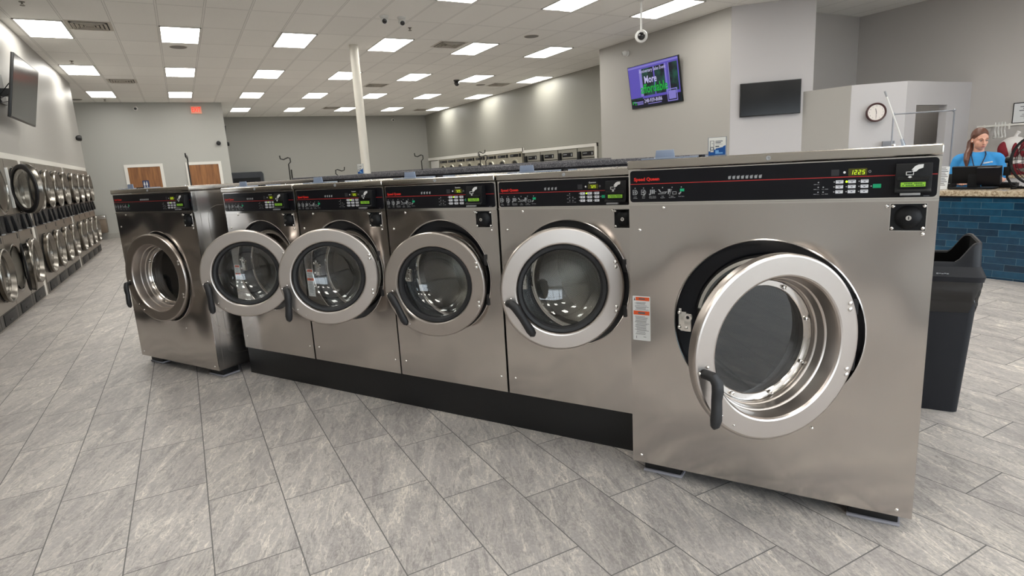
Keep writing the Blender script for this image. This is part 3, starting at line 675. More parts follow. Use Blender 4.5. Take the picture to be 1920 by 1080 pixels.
# white trims
m=MB(); m.box(-1.95,-1.915,3.6,17.47,1.90,1.975)
for y in (7.18,10.65,14.11): m.box(-1.95,-1.915,y-.105,y+.105,0,1.90)
m.box(-1.95,-1.915,17.43,17.47,0,1.9).box(-1.95,-1.915,3.6,3.68,0,1.9)
S_('trim_1',m,TRIMW)
m=MB(); m.box(10.09,10.12,17.57,26.3,1.93,2.05).box(10.09,10.12,13.55,17.57,1.87,1.96).box(10.09,10.118,13.53,13.63,0,1.87).box(10.09,10.12,17.55,17.62,1.87,2.05); S_('trim_2',m,TRIMW)
S_('baseboard_left',MB().box(-1.95,-1.935,-4.5,3.6,0,.16),pm('tile_base_dark',(96,94,90),.45,noise=.1))
S_('baseboard_back',MB().box(-4,1.5,21.585,21.6,0,.15),pm('tile_base',(160,158,152),.45,noise=.1))
# doors
WOOD=None
def wood():
    m_,t,p=nt('oak_veneer'); L=t.links.new
    tc=t.nodes.new('ShaderNodeTexCoord'); mp=t.nodes.new('ShaderNodeMapping'); mp.inputs['Scale'].default_value=(9,9,.7); L(tc.outputs['Object'],mp.inputs[0])
    n=t.nodes.new('ShaderNodeTexNoise'); n.inputs['Scale'].default_value=2.2; n.inputs['Detail'].default_value=6; L(mp.outputs[0],n.inputs[0])
    r=t.nodes.new('ShaderNodeValToRGB'); L(n.outputs['Fac'],r.inputs[0]); e=r.color_ramp.elements; e[0].position=.3; e[0].color=lin((112,70,34)); e[1].position=.7; e[1].color=lin((156,104,56))
    L(r.outputs[0],p.inputs['Base Color']); p.inputs['Roughness'].default_value=.45; return m_
WOOD=wood()
DOORHW=pm('door_hardware',(170,168,162),.3,1)
def wall_door(n,x0,x1,ztop,y=21.6):
    fr=MB(); w_=.085; fr.box(x0-w_,x0,y-.03,y,0,ztop+w_).box(x1,x1+w_,y-.03,y,0,ztop+w_).box(x0,x1,y-.03,y,ztop,ztop+w_)
    o=S_('door_%d'%n,MB().box(x0,x1,y-.012,y,0.005,ztop),WOOD); fr.build('door_frame',TRIMW,o)
    h=MB(); h.cyl((x1-.07,y-.012,1.0),(x1-.07,y-.06,1.0),.012); h.cyl((x1-.07,y-.055,1.0),(x1-.18,y-.055,1.0),.010); h.build('door_handle',DOORHW,o)
    return o
wall_door(1,-1.325,-.475,2.06); wall_door(2,.315,1.155,2.06)
o=S_('door_3',MB().box(10.10,10.12,25.12,26.02,0,1.9),pm('white_door',(205,204,200),.5)); MB().box(10.085,10.10,25.05,25.12,0,1.93).build('door_frame',TRIMW,o)
# restroom sign on the left wooden door
SIGNBL=pm('sign_blue',(32,48,92),.45)
T=tag(MB().rbox(-1.0,-.83,1.42,1.66,21.57,21.588,.012).build('restroom_sign',SIGNBL),'dark blue restroom sign with white figures on the first wooden door','sign')
w=MB()
for (a,s_) in ((-.955,1),(-.89,1)):
    w.ell((a,21.569,1.61),(.016,.002,.016),10,6); w.prism([(a-.022,1.52),(a+.022,1.52),(a+.016,1.59),(a-.016,1.59)],21.567,21.57); w.box(a-.010,a-.002,21.567,21.57,1.455,1.52).box(a+.002,a+.010,21.567,21.57,1.455,1.52)
w.build('sign_figures',WHITEPRINT,T)
# painted steel column
tag(S_('column',MB().cyl((3.36,12.3,0),(3.36,12.3,H),.085,None,32,False),pm('column_paint',(214,210,200),.45)),kind='structure')

# ------------------------------------------------------------------ ceiling fixtures
FRAMEW=pm('fixture_white',(205,203,198),.45)
def lens(name,dead=0):
    m_,t,p=nt(name); L=t.links.new
    p.inputs['Base Color'].default_value=lin((235,235,232)); p.inputs['Roughness'].default_value=.3
    p.inputs['Emission Color'].default_value=lin((255,252,244)); p.inputs['Emission Strength'].default_value=LIGHT
    if dead:
        tc=t.nodes.new('ShaderNodeTexCoord'); sp=t.nodes.new('ShaderNodeSeparateXYZ'); L(tc.outputs['Object'],sp.inputs[0])
        r=t.nodes.new('ShaderNodeMapRange'); r.interpolation_type='SMOOTHSTEP'
        d=math_(t,'ABSOLUTE',math_(t,'SUBTRACT',sp.outputs[0],dead)); L(d,r.inputs[0]); r.inputs[1].default_value=.02; r.inputs[2].default_value=.11; r.inputs[3].default_value=LIGHT*.13; r.inputs[4].default_value=LIGHT
        L(r.outputs[0],p.inputs['Emission Strength'])
    return m_
LIGHT=11.5
LENS=lens('lit_lens'); LENSD=lens('lit_lens_dead_tube',.015); LENSE=lens('lit_lens_dead_side',.2)
XS=[-1.5,.36,2.22,4.04,5.89,7.74,9.66]; YS=[23.68,19.8,15.95,12.13,8.29,4.45,.61,-3.2]
ROWN=['row by the back wall','second row from the back wall','third row from the back wall','row level with the column','row at the top picture edge','row just above the picture','row above the viewer','row by the storefront']
CN=['first','second','third','fourth','fifth','sixth','seventh']
for r,y in enumerate(YS):
    for c,x in enumerate(XS):
        if r==0 and x<1.6: continue
        if x>9 and 7.0<y<14: continue
        T=thing('ceiling_light','lit ceiling panel, %s column from the dryer wall, %s'%(CN[c],ROWN[r]),'ceiling light',(x,y,H),group='fluorescent ceiling panels')
        m=MB(); a,b=.305,.61
        for (x0,x1,y0,y1) in ((-a,-a+.022,-b,b),(a-.022,a,-b,b),(-a,a,-b,-b+.022),(-a,a,b-.022,b)): m.box(x0,x1,y0,y1,-.012,0)
        m.build('fixture_frame',FRAMEW,T)
        M_=LENSD if (r,c) in ((3,3),(4,4),(3,4)) else (LENSE if (r,c) in ((2,4),) else LENS)
        q=MB().box(-a+.022,a-.022,-b+.022,b-.022,-.009,-.003).build('diffuser',M_,T)
VENTD=pm('vent_shadow',(52,50,46),.7); VENTW=pm('vent_grey',(196,190,180),.5)
def vent(x,y,lab):
    T=thing('ceiling_vent',lab,'air vent',(x,y,H),group='ceiling air vents')
    MB().box(-.3,.3,-.3,.3,-.004,0).build('vent_plate',VENTW,T)
    m=MB()
    for k in range(4):
        a=.25-.055*k; d=.018
        for (x0,x1,y0,y1) in ((-a,a,-a,-a+d),(-a,a,a-d,a),(-a,-a+d,-a,a),(a-d,a,-a,a)): m.box(x0,x1,y0,y1,-.006,-.004)
    m.build('vent_slot',VENTD,T)
    m=MB()
    for k in range(4):
        a=.232-.055*k
        for (x0,x1,y0,y1) in ((-a,a,-a,-a+.012),(-a,a,a-.012,a),(-a,-a+.012,-a,a),(a-.012,a,-a,a)): m.box(x0,x1,y0,y1,-.022,-.006)
    m.build('vent_blade',VENTW,T); return T
for x,y,l in [(-.88,11.75,'square ceiling vent beside the nearest lit panel over the dryer wall'),(5.2,11.85,'square ceiling vent between two lit panels right of the white column, level with it'),(-.86,17.4,'square ceiling vent beyond the second lit panel along the dryer wall'),(5.32,17.5,'square ceiling vent partly hidden just past the white column'),(9.03,17.0,'square ceiling vent near the right wall by the black dome camera'),(5.28,23.2,'small far ceiling vent near the back wall, in line with the white column'),(9.1,24.0,'farthest ceiling vent, tucked in the corner by the right wall')]: vent(x,y,l)
SPKG=pm('grille_grey',(128,125,120),.6)
for x,y,l in [(.33,13.14,'round ceiling speaker in front of the second column of lit panels'),(6.5,10.75,'round ceiling speaker grille near the top of the tv wall'),(8.45,17.1,'small round ceiling speaker beside the black dome camera'),(-2.2,20.9,'small round ceiling speaker in the corner above the restroom wall')]:
    T=thing('ceiling_speaker',l,'speaker',(x,y,H)); MB().lathe([(.14,0),(.135,-.01),(.12,-.012),(0,-.012)],(0,0,0),32,'z').build('speaker_grille',SPKG,T); MB().lathe([(.15,0),(.148,-.006),(.136,-.007)],(0,0,0),32,'z').build('speaker_ring',VENTW,T)
BRASS=pm('sprinkler_metal',(120,116,108),.4,.7)
for x,y,l in [(-1.5,10.55,'ceiling sprinkler head nearest the viewer above the dryer wall'),(3.95,10.67,'ceiling sprinkler head just right of the two white dome cameras'),(-1.52,14.9,'ceiling sprinkler head beside the second lit panel on the dryer side'),(-1.53,20.9,'ceiling sprinkler head in front of the restroom wall')]:
    T=thing('sprinkler_head',l,'sprinkler',(x,y,H)); MB().lathe([(.035,0),(.035,-.006),(.012,-.008),(.012,-.03),(0,-.03)],(0,0,0),16,'z').build('sprinkler_stem',BRASS,T); MB().lathe([(.03,-.045),(.03,-.05),(0,-.05)],(0,0,0),16,'z').build('sprinkler_deflector',BRASS,T)
    MB().tube([(-.012,0,-.03),(-.016,0,-.04),(0,0,-.047),(.016,0,-.04),(.012,0,-.03)],.003,6).build('sprinkler_frame',BRASS,T)
# dome cameras
CAMW=pm('camera_white',(222,222,220),.35); CAMK=pm('camera_black',(16,16,18),.15,coat=.5)
def turret(x,y,z,l,aim,white=True,wall=None):
    T=thing('security_camera',l,'security camera',(x,y,z)); 
    bm_=CAMW if white else CAMK
    up=Vector((0,0,1)) if wall is None else Vector(wall)
    d=Vector(aim).normalized(); c=-up*.055
    Mb=up.to_track_quat('Z','Y').to_matrix().to_4x4()
    q=MB(); q.lathe([(.058,0),(.058,-.012),(.05,-.024),(.046,-.03)],(0,0,0),28,'z',M=Mb); q.build('camera_mount',bm_,T)
    q=MB(); q.ell(c,(.048,)*3,24,16); M=Matrix.Translation(c)@d.to_track_quat('Z','Y').to_matrix().to_4x4(); q.lathe([(.040,.02),(.040,.045),(.037,.05),(.030,.05)],(0,0,0),24,'z',M=M); bo=q.build('camera_body',bm_,T)
    q=MB(); q.lathe([(.031,.049),(.026,.054),(.012,.058),(0,.059)],(0,0,0),20,'z',M=M); q.build('camera_lens',CAMK,bo)
    return T
turret(3.28,10.0,H,'white dome camera on the ceiling, the one nearer the column of the close pair',(-.35,-1,-.45)).scale=(1.25,)*3
turret(3.58,10.02,H,'white dome camera on the ceiling, the one nearer the sprinkler of the close pair',(-.2,-1,-.6)).scale=(1.25,)*3
turret(7.3,16.3,H,'black dome camera hanging from the ceiling near the right wall',(-.3,-1,-.7),False).scale=(1.5,)*3
turret(8.8,10.62,3.69,'white bullet camera on the greige wall above the lit tv',(-.6,.55,-.1),True,(1,0,0)).scale=(1.1,)*3
turret(-.85,21.6,3.77,'small white camera high on the restroom wall',(0,-1,-.2),True,(0,1,0)).scale=(1.2,)*3
turret(8.58,26.3,3.76,'small white camera high on the far back wall',(-.2,-1,-.2),True,(0,1,0)).scale=(1.2,)*3
# camera on a drop pole in front of the lit tv
T=thing('pole_camera','white dome camera hanging from a white pole in front of the tv wall','security camera',(6.9,7.97,H))
q=MB(); q.cyl((0,0,0),(0,0,-.47),.016,None,14); q.lathe([(.05,0),(.05,-.012),(.016,-.03)],(0,0,0),20,'z'); q.build('drop_pole',CAMW,T)
d=Vector((-.62,-.72,-.10)).normalized(); M=Matrix.Translation((0,0,-.55))@d.to_track_quat('Z','Y').to_matrix().to_4x4()
q=MB(); q.lathe([(0,-.05),(.085,-.05),(.1,-.04),(.1,.01),(.092,.03),(.07,.04),(.062,.042)],(0,0,0),36,'z',M=M); q.build('camera_body',CAMW,T)
q=MB(); q.lathe([(.062,.038),(.06,.055),(.048,.08),(.025,.098),(0,.104)],(0,0,0),30,'z',M=M); q.build('camera_dome',CAMK,T)
q=MB(); q.box(-.05,.05,-.10,-.06,-.05,.06,M=M) if False else q.cyl((0,0,-.46),(0,0,-.5),.024,None,14); q.build('pole_joint',CAMW,T)
# exit sign
T=thing('exit_sign','lit red exit sign high on the restroom wall','exit sign',(.76,21.6,3.72))
MB().box(-.15,.15,-.05,0,-.11,.11).build('sign_case',pm('exit_case',(214,170,150),.4,emit=(235,120,90),es=.2),T,bevel=.006)
MB().text('EXIT',0,0,.20,-.0535,.01,.62).build('sign_lettering',pm('exit_red',(230,60,40),.4,emit=(255,40,20),es=.9),T)
# wall speakers
SPB=pm('speaker_black',(24,24,26),.5)
def wspk(x,y,z,l,rz):
    T=thing('wall_speaker',l,'speaker',(x,y,z),rz); T.scale=(.62,)*3; q=MB(); q.lathe([(0,0),(.05,0),(.10,-.05),(.11,-.12),(.095,-.17)],(0,0,0),28); q.build('speaker_housing',SPB,T); MB().lathe([(.096,-.168),(.06,-.185),(0,-.19)],(0,0,0),28).build('speaker_grille',SPB,T); return T
wspk(-1.95,17.15,2.64,'black wall speaker at the far end of the dryer wall',radians(90)); wspk(1.25,21.6,2.70,'round black wall speaker on the restroom wall near its corner',0); wspk(1.5,22.3,2.71,'black wall speaker just around the restroom wall corner',radians(90))
# ------------------------------------------------------------------ stacked dryers built into the left wall
KICK=pm('kick_panel_dark',(34,34,35),.55,spec=.3); KICKB=pm('kick_strip_dark',(58,56,53),.5); KICKL=pm('kick_panel_mark',(22,22,24),.5); LABELD=pm('sticker_brown',(96,66,40),.5)
def make_dryer():
    T=thing('stacked_dryer','','tumble dryer',group='stacked dryers built into the left wall'); W=.80
    m=MB(); m.box(-W/2+.002,W/2-.002,.0,.75,.0,1.895); m.build('cabinet',DRYSTEEL,T)
    m=MB(); m.box(-W/2+.006,W/2-.006,-.004,0,.17,.975).box(-W/2+.006,W/2-.006,-.004,0,1.21,1.885); m.build('front_panel',DRYSTEEL,T)
    MB().box(-W/2+.003,W/2-.003,-.006,0,.02,.165).build('kick_strip',KICKB,T); m=MB(); m.box(-.27,.27,-.014,-.006,.03,.155); k=m.build('lint_panel',KICK,T,bevel=.003); MB().box(-.06,.06,-.018,-.014,.06,.08).build('lint_pull',KICKL,k)
    m=MB(); m.box(-W/2+.004,W/2-.004,-.022,0,.985,1.205); c=m.build('control_panel',PANELBLK,T,bevel=.004)
    for i,x in enumerate((-.20,.12)):
        m=MB(); m.prism([(0,1.0),(-.06,1.0),(-.06,1.05),(-.04,1.19),(0,1.19)],x,x+.13,'x'); r=m.build('card_reader',BLACK,c,bevel=.003)
        MB().box(x+.02,x+.09,-.085,-.058,1.0,1.012).build('card_tongue',GREYPRINT,r)
    for x in (-.32,.30): MB().rbox(x-.05,x+.05,1.05,1.13,-.024,-.022,.004,2).build('button_pad',KICKL,c)
    for s_,z in (('lower',.56),('upper',1.505)):
        R=.303
        m=MB(); m.lathe([(.30,-.003),(.285,-.012),(.262,-.012),(.255,.0)],(0,0,z),56); m.build('door_seat',DRYDOOR,T)
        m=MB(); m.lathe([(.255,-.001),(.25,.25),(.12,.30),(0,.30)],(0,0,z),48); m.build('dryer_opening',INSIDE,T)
        m=MB(); m.lathe([(R-.03,.0),(R-.012,-.004),(R-.006,-.03),(R+.001,-.044),(R-.002,-.056),(R-.012,-.062),(R-.022,-.057),(R-.028,-.046),(R-.050,-.012),(R-.060,-.010),(R-.064,.010),(R-.07,.012),(R-.03,.012),(R-.03,.0)],(-R,0,0),64)
        d=m.build('door',DRYDOOR,T,loc=(R,-.02,z))
        m=MB(); m.lathe([(R-.066,.011),(R-.15,.018),(0,.024)],(-R,0,0),40); m.build('door_glass',WGLASS,d)
        m=MB(); m.lathe([(R-.004,.003),(R-.008,.016),(R-.03,.024),(R-.052,.024),(R-.060,.016),(R-.03,.004)],(-R,0,0),48); m.build('door_gasket',RUBBER,d)
        m=MB(); m.box(R-.03,R+.02,-.02,.0,z-.06,z+.06); m.build('hinge',SCREW,T,bevel=.003)
    m=MB(); m.box(.28,.33,-.006,-.004,.90,.965); m.build('sticker',KICKL,T)
    return T
D0=make_dryer()
ys=[]
for (y0,n) in ((3.76,4),(7.29,4),(10.765,4),(14.215,4)):
    for k in range(n): ys.append(y0+.403+.805*k)
POSW=['first from the far end','second from the far end','third from the far end','fourth from the far end','fifth from the far end','sixth from the far end','seventh from the far end','eighth from the far end','ninth from the far end','upper black-rimmed door standing open','eleventh from the far end','twelfth from the far end']+['%s from the far end'%w for w in ('thirteenth','fourteenth','fifteenth','sixteenth')]
for i,y in enumerate(ys):
    T=D0 if i==0 else dup(D0); T.location=(-1.9,y,0); T.rotation_euler=(0,0,radians(90)); k=len(ys)-1-i
    T['label']='silver stacked dryer built into the left wall, '+POSW[k]
    if abs(y-9.303)<.02:
        ds=[c for c in T.children if c.name.split('.')[0]=='door']; ds.sort(key=lambda o:o.location.z)
        ds[1].rotation_euler=(0,0,radians(35)); ds[1].location.y=-.055
        ds[0].rotation_euler=(0,0,radians(13))
tag(MB().box(-1.8945,-1.87,9.69,9.73,1.28,1.78).build('white_bar',WHITEPL),'narrow white upright bar on the wall beside the open upper dryer door','bar')
# ------------------------------------------------------------------ right wall: beige dryers and inset washers
BEIGE=pm('beige_metal',(168,163,148),.4,.2,noise=.05); RINGB=pm('ring_beige',(188,184,168),.3,.5)
def make_beige():
    T=thing('wall_dryer','','tumble dryer',group='beige dryers built into the right wall'); W=.915
    MB().box(-W/2+.004,W/2-.004,0,.7,.02,1.925).build('cabinet',BEIGE,T)
    c=MB().box(-W/2+.10,W/2-.24,-.008,0,1.775,1.865).build('control_panel',PANELBLK,T); MB().box(-W/2+.14,-W/2+.34,-.010,-.008,1.81,1.83).build('panel_print',GREYPRINT,c)
    MB().box(W/2-.17,W/2-.05,-.02,0,1.765,1.875).build('card_reader',BLACK,T,bevel=.003)
    d=MB().lathe([(.33,0),(.34,-.03),(.33,-.05),(.29,-.055),(.275,-.03),(.27,.01)],(0,0,1.375),56).build('door',RINGB,T)
    MB().lathe([(.272,-.02),(.15,-.005),(0,0)],(0,0,1.375),48).build('door_glass',pm('dark_glass_solid',(30,30,32),.12,coat=.3),d)
    MB().box(-.42,-.36,-.05,-.0,1.28,1.42).build('door_latch',BEIGE,T,bevel=.004)
    MB().box(-W/2+.05,W/2-.05,-.012,0,.1,.85).build('lower_panel',RINGB,T,bevel=.004)
    return T
B0=make_beige(); OW=['beside the far white door','second along from the far white door','third along from the far white door','fourth along from the far white door','fourth before the inset washers','third before the inset washers','second before the inset washers','right beside the inset washers']
for i in range(8):
    T=B0 if i==0 else dup(B0); T.location=(10.12,24.60-.918*i,0); T.rotation_euler=(0,0,radians(-90)); T['label']='beige wall dryer with round dark door, '+OW[i]
INSET=pm('inset_grey',(158,156,146),.4,.3)
def make_inset():
    T=thing('inset_washer','','washing machine',group='grey washers built into the right wall'); W=1.0
    MB().box(-W/2+.003,W/2-.003,0,.7,.02,1.865).build('cabinet',INSET,T)
    c=MB().box(-.26,.28,-.008,0,1.638,1.757).build('control_panel',PANELBLK,T); MB().box(-.22,-.02,-.011,-.008,1.70,1.72).build('panel_print',GREYPRINT,c); MB().box(.2,.25,-.011,-.008,1.66,1.73).build('panel_print',GREYPRINT,c)
    MB().box(-W/2+.03,-W/2+.18,-.05,0,1.545,1.765).build('card_reader',BLACK,T,bevel=.004)
    MB().box(-W/2+.08,-W/2+.15,-.10,-.04,1.525,1.56).build('coin_box',BLACK,T,bevel=.004)
    MB().box(-W/2+.01,W/2-.01,-.006,0,1.572,1.592).build('seam_strip',PANELBLK,T)
    d=MB().lathe([(.33,0),(.34,-.03),(.32,-.05),(.24,-.05),(.22,.0)],(0,0,1.0),48).build('door',POLISH,T); MB().lathe([(.225,-.03),(.12,.02),(0,.03)],(0,0,1.0),40).build('door_glass',pm('dark_glass_solid',(30,30,32),.12,coat=.3),d)
    return T
I0=make_inset()
for i,y in enumerate((17.03,16.02,15.0,13.99)):
    T=I0 if i==0 else dup(I0); T.location=(10.12,y,0); T.rotation_euler=(0,0,radians(-90)); T.scale=(.975,1,1)
    T['label']='grey inset washer in the right wall, '+['nearest the beige dryers','second from the beige dryers','second from the corner by the lit tv','at the corner by the lit tv'][i]
# ------------------------------------------------------------------ televisions
TVK=pm('tv_plastic',(14,14,16),.35); TVS=pm('tv_screen_off',(13,13,15),.14,spec=.28)
def tv(name,label,loc,rz,tilt,w,h,screen=TVS):
    T=thing(name,label,'television',loc,rz)
    M=Matrix.Rotation(tilt,4,'X')
    q=MB(); q.box(-w/2,w/2,-.015,.02,-h/2,h/2,M=M).box(-w*.3,w*.3,.02,.06,-h*.3,h*.25,M=M); q.build('tv_case',TVK,T,bevel=.004)
    q=MB(); q.box(-w/2+.012,w/2-.012,-.0165,-.015,-h/2+.018,h/2-.012,M=M); s=q.build('tv_screen',screen,T)
    return T,s,M
def mount(T,reach,M):
    q=MB(); q.box(-.18,.18,reach-.02,reach,-.15,.25).box(-.04,.04,.06,reach-.01,-.05,.05).box(-.15,.15,.055,.075,-.2,.2,M=M); q.build('tv_bracket',TVK,T)
# left wall, off
T,s,M=tv('television','large dark tv tilted down from the left wall above the dryers',(-1.685,10.63,2.80),radians(90),radians(12),1.5,.80); 
mount(T,.26,M)
T,s,M2=tv('television','dark tv seen edge on around the restroom wall corner',(1.575,23.3,3.06),radians(90),radians(6),.95,.56); mount(T,.075,M2)
T=[o for o in COL.objects if o.get('label','').startswith('large dark tv')][0]
q=MB()
for k in range(3):
    q.tube([(-.5+.05*k,.06,.05-.1*k),(-.62,.15,-.10-.05*k),(-.68-.03*k,.24,.02+.1*k),(-.74,.262,.16)],.006,6)
q.build('tv_cable',BLACK,T)
# lit tv on the greige wall
def ad_mat():
    m_,t,p=nt('lit_screen'); L=t.links.new
    tc=t.nodes.new('ShaderNodeTexCoord'); sp=t.nodes.new('ShaderNodeSeparateXYZ'); L(tc.outputs['Object'],sp.inputs[0])
    n=t.nodes.new('ShaderNodeTexNoise'); n.inputs['Scale'].default_value=5; n.inputs['Detail'].default_value=3; L(tc.outputs['Object'],n.inputs['Vector'])
    r=t.nodes.new('ShaderNodeValToRGB'); L(n.outputs['Fac'],r.inputs[0]); e=r.color_ramp.elements; e[0].position=.42; e[0].color=lin((4,12,30)); e[1].position=.66; e[1].color=lin((26,78,66))
    L(r.outputs[0],p.inputs['Emission Color']); p.inputs['Emission Strength'].default_value=.7; p.inputs['Base Color'].default_value=(.01,.01,.01,1); p.inputs['Roughness'].default_value=.2
    return m_
E_=lambda n,c,s=1.0: pm(n,(5,5,6),.3,emit=c,es=s*.62)
T,s,M=tv('television','lit tv showing a purple window advert with green lettering',(8.72,9.70,2.935),radians(-90),radians(8),1.49,.86,ad_mat())
PUR=E_('screen_purple',(96,84,190)); PURL=E_('screen_lilac',(140,132,215)); NAVYE=E_('screen_navy',(6,8,34)); GRN=E_('screen_green',(10,170,55),1.1); WHT=E_('screen_white',(205,200,245)); 
ys_=-.0172
def scr(name,mat,boxes,dy=0):
    q=MB()
    for (x0,x1,z0,z1) in boxes: q.box(x0,x1,ys_-dy,ys_+.0004-dy,z0,z1,M=M)
    return q.build(name,mat,s)
scr('picture_frame',PUR,[(-.73,-.36,-.22,.415),(-.73,.73,.335,.415),(-.36,.73,-.25,-.20),(.34,.44,-.2,.35),(.02,.06,-.2,.35),(.70,.73,-.2,.35)])
scr('picture_light',PURL,[(-.40,-.32,-.2,.34),(.355,.385,-.2,.34),(-.73,.73,.37,.40),(.45,.47,-.2,.34)],.0003)
scr('caption_strip',NAVYE,[(-.73,.73,-.41,-.25)],.0003)
def stx(name,mat,txt,x,z,h,w=.9,b=.02): 
    q=MB(); q.text(txt,x,z,h,ys_-.001,b,w,M=M); return q.build(name,mat,s)
stx('advert_lettering',WHT,'More',-.08,.105,.20,.85); stx('advert_lettering',GRN,'affordable',0.0,-.07,.25,.80); stx('advert_lettering',WHT,'Anniversary Sales Event',.0,.285,.095,.85,.01); stx('advert_lettering',WHT,'248-939-8686',-.06,-.305,.105,.9,.015)
scr('advert_line',PURL,[(-.22,.18,-.375,-.36),(-.66,-.36,-.31,-.295),(-.55,-.36,-.335,-.32),(-.55,-.36,-.36,-.345)],.0006)
scr('advert_logo',GRN,[(-.70,-.67,-.34,-.28),(-.67,-.62,-.29,-.28),(-.62,-.60,-.36,-.28),(-.58,-.57,-.36,-.30)],.0006)
scr('picture_frame',PURL,[(.36,.64,-.39,-.37),(.36,.64,-.17,-.15),(.36,.38,-.39,-.15),(.62,.64,-.39,-.15),(.40,.60,-.35,-.19)],.0006)
mount(T,.075,M)
# dark tv on the diagonal white wall
a=radians(-45); cx,cy=9.26,7.36
T,s,M=tv('television','black switched off tv on the diagonal white wall',(cx-.05*.7071,cy-.05*.7071,2.36),a,0,.985,.57); mount(T,.05,M)
# ------------------------------------------------------------------ service counter and everything on it
def tile_mat():
    m_,t,p=nt('blue_brick_tile'); L=t.links.new
    tc=t.nodes.new('ShaderNodeTexCoord'); sp=t.nodes.new('ShaderNodeSeparateXYZ'); L(tc.outputs['Object'],sp.inputs[0])
    w_,h_=.285,.0708
    kz=math_(t,'DIVIDE',math_(t,'SUBTRACT',sp.outputs[2],.0225),h_); k=math_(t,'FLOOR',kz); fz=math_(t,'FRACT',kz)
    y=math_(t,'ADD',math_(t,'ADD',sp.outputs[1],sp.outputs[0]),math_(t,'MULTIPLY',k,.098))
    ky=math_(t,'DIVIDE',y,w_); fy=math_(t,'FRACT',ky)
    e=math_(t,'MINIMUM',math_(t,'MULTIPLY',math_(t,'MINIMUM',fz,math_(t,'SUBTRACT',1,fz)),h_),math_(t,'MULTIPLY',math_(t,'MINIMUM',fy,math_(t,'SUBTRACT',1,fy)),w_))
    g=math_(t,'LESS_THAN',e,.0016)
    cb=t.nodes.new('ShaderNodeCombineXYZ'); L(k,cb.inputs[0]); L(math_(t,'FLOOR',ky),cb.inputs[1])
    wn=t.nodes.new('ShaderNodeTexWhiteNoise'); wn.noise_dimensions='3D'; L(cb.outputs[0],wn.inputs['Vector'])
    n=t.nodes.new('ShaderNodeTexNoise'); n.inputs['Scale'].default_value=16; n.inputs['Detail'].default_value=4; L(tc.outputs['Object'],n.inputs['Vector'])
    r=t.nodes.new('ShaderNodeValToRGB'); L(math_(t,'ADD',math_(t,'MULTIPLY',wn.outputs['Value'],.6),math_(t,'MULTIPLY',n.outputs['Fac'],.4)),r.inputs[0])
    q=r.color_ramp.elements; q[0].position=.1; q[0].color=lin((8,32,50)); q[1].position=.9; q[1].color=lin((24,74,100)); z=q.new(.5); z.color=lin((14,50,74))
    x=t.nodes.new('ShaderNodeMix'); x.data_type='RGBA'; L(g,x.inputs[0]); L(r.outputs[0],x.inputs[6]); x.inputs[7].default_value=lin((70,100,112)); L(x.outputs[2],p.inputs['Base Color'])
    p.inputs['Roughness'].default_value=.22; b=t.nodes.new('ShaderNodeBump'); b.inputs['Strength'].default_value=.3; b.inputs['Distance'].default_value=.004
    L(math_(t,'ADD',math_(t,'MULTIPLY',g,-1),math_(t,'MULTIPLY',n.outputs['Fac'],.4)),b.inputs['Height']); L(b.outputs[0],p.inputs['Normal']); return m_
def granite(name,A,B,C):
    m_,t,p=nt(name); L=t.links.new; tc=t.nodes.new('ShaderNodeTexCoord')
    n=t.nodes.new('ShaderNodeTexNoise'); n.inputs['Scale'].default_value=38; n.inputs['Detail'].default_value=6; n.inputs['Roughness'].default_value=.75; L(tc.outputs['Object'],n.inputs['Vector'])
    r=t.nodes.new('ShaderNodeValToRGB'); L(n.outputs['Fac'],r.inputs[0]); q=r.color_ramp.elements; q[0].position=.36; q[0].color=lin(A); q[1].position=.64; q[1].color=lin(C); z=q.new(.5); z.color=lin(B)
    L(r.outputs[0],p.inputs['Base Color']); p.inputs['Roughness'].default_value=.25; return m_
GRAN=granite('beige_granite',(110,92,72),(176,158,132),(208,196,174))
T=thing('service_counter','blue tiled service counter with beige granite top','counter',(7.355,1.6,0))
MB().box(0,.62,-2.6,2.5,0,.862).build('counter_base',tile_mat(),T)
MB().box(-.012,.0,-2.6,2.5,.846,.862).build('counter_edging',PANELBLK,T)
MB().box(-.03,.66,-2.62,2.53,.862,.918).build('countertop',GRAN,T,bevel=.006)
CT=.918
# point of sale screen
T=thing('sales_terminal','black touch screen till on a stand, back turned to the viewer','till',(7.66,3.41,CT),radians(-82))
q=MB(); q.box(-.20,.20,-.12,.12,0,.018); q.build('stand_base',BLACK,T,bevel=.006)
q=MB(); q.prism([(-.03,.018),(.06,.018),(.05,.10),(.0,.20),(-.03,.2)],-.05,.05,'x'); q.build('stand_neck',BLACK,T,bevel=.004)
M=Matrix.Translation((0,-.01,.155))@Matrix.Rotation(radians(14),4,'X')
q=MB(); q.box(-.20,.20,-.018,.018,-.095,.095,M=M); q.build('screen_case',BLACK,T,bevel=.004)
q=MB(); q.box(.04,.245,-.06,.02,-.10,.090,M=M); q.build('customer_display',PANELBLK,T,bevel=.004)
T=thing('keyboard','dark keyboard on the granite counter beside the till','keyboard',(7.895,3.26,CT),radians(-82)); MB().box(-.15,.15,-.07,.07,.0,.05).build('key_block',BLACK,T,bevel=.004)
q=MB()
for i in range(9):
    for j in range(4): q.box(-.14+.031*i,-.115+.031*i,-.06+.031*j,-.035+.031*j,.05,.058)
q.build('keys_top',pm('key_grey',(58,58,62),.5),T)
T=thing('card_terminal','small black payment terminal beside the paper notice','payment terminal',(7.83,3.73,CT),radians(-85)); q=MB(); q.prism([(-.08,0),(.08,0),(.08,.14),(-.03,.16)],-.045,.045,'x'); q.build('terminal_case',BLACK,T,bevel=.006); MB().box(-.03,.03,-.07,-.05,.05,.055).build('terminal_slot',GREYPRINT,T)
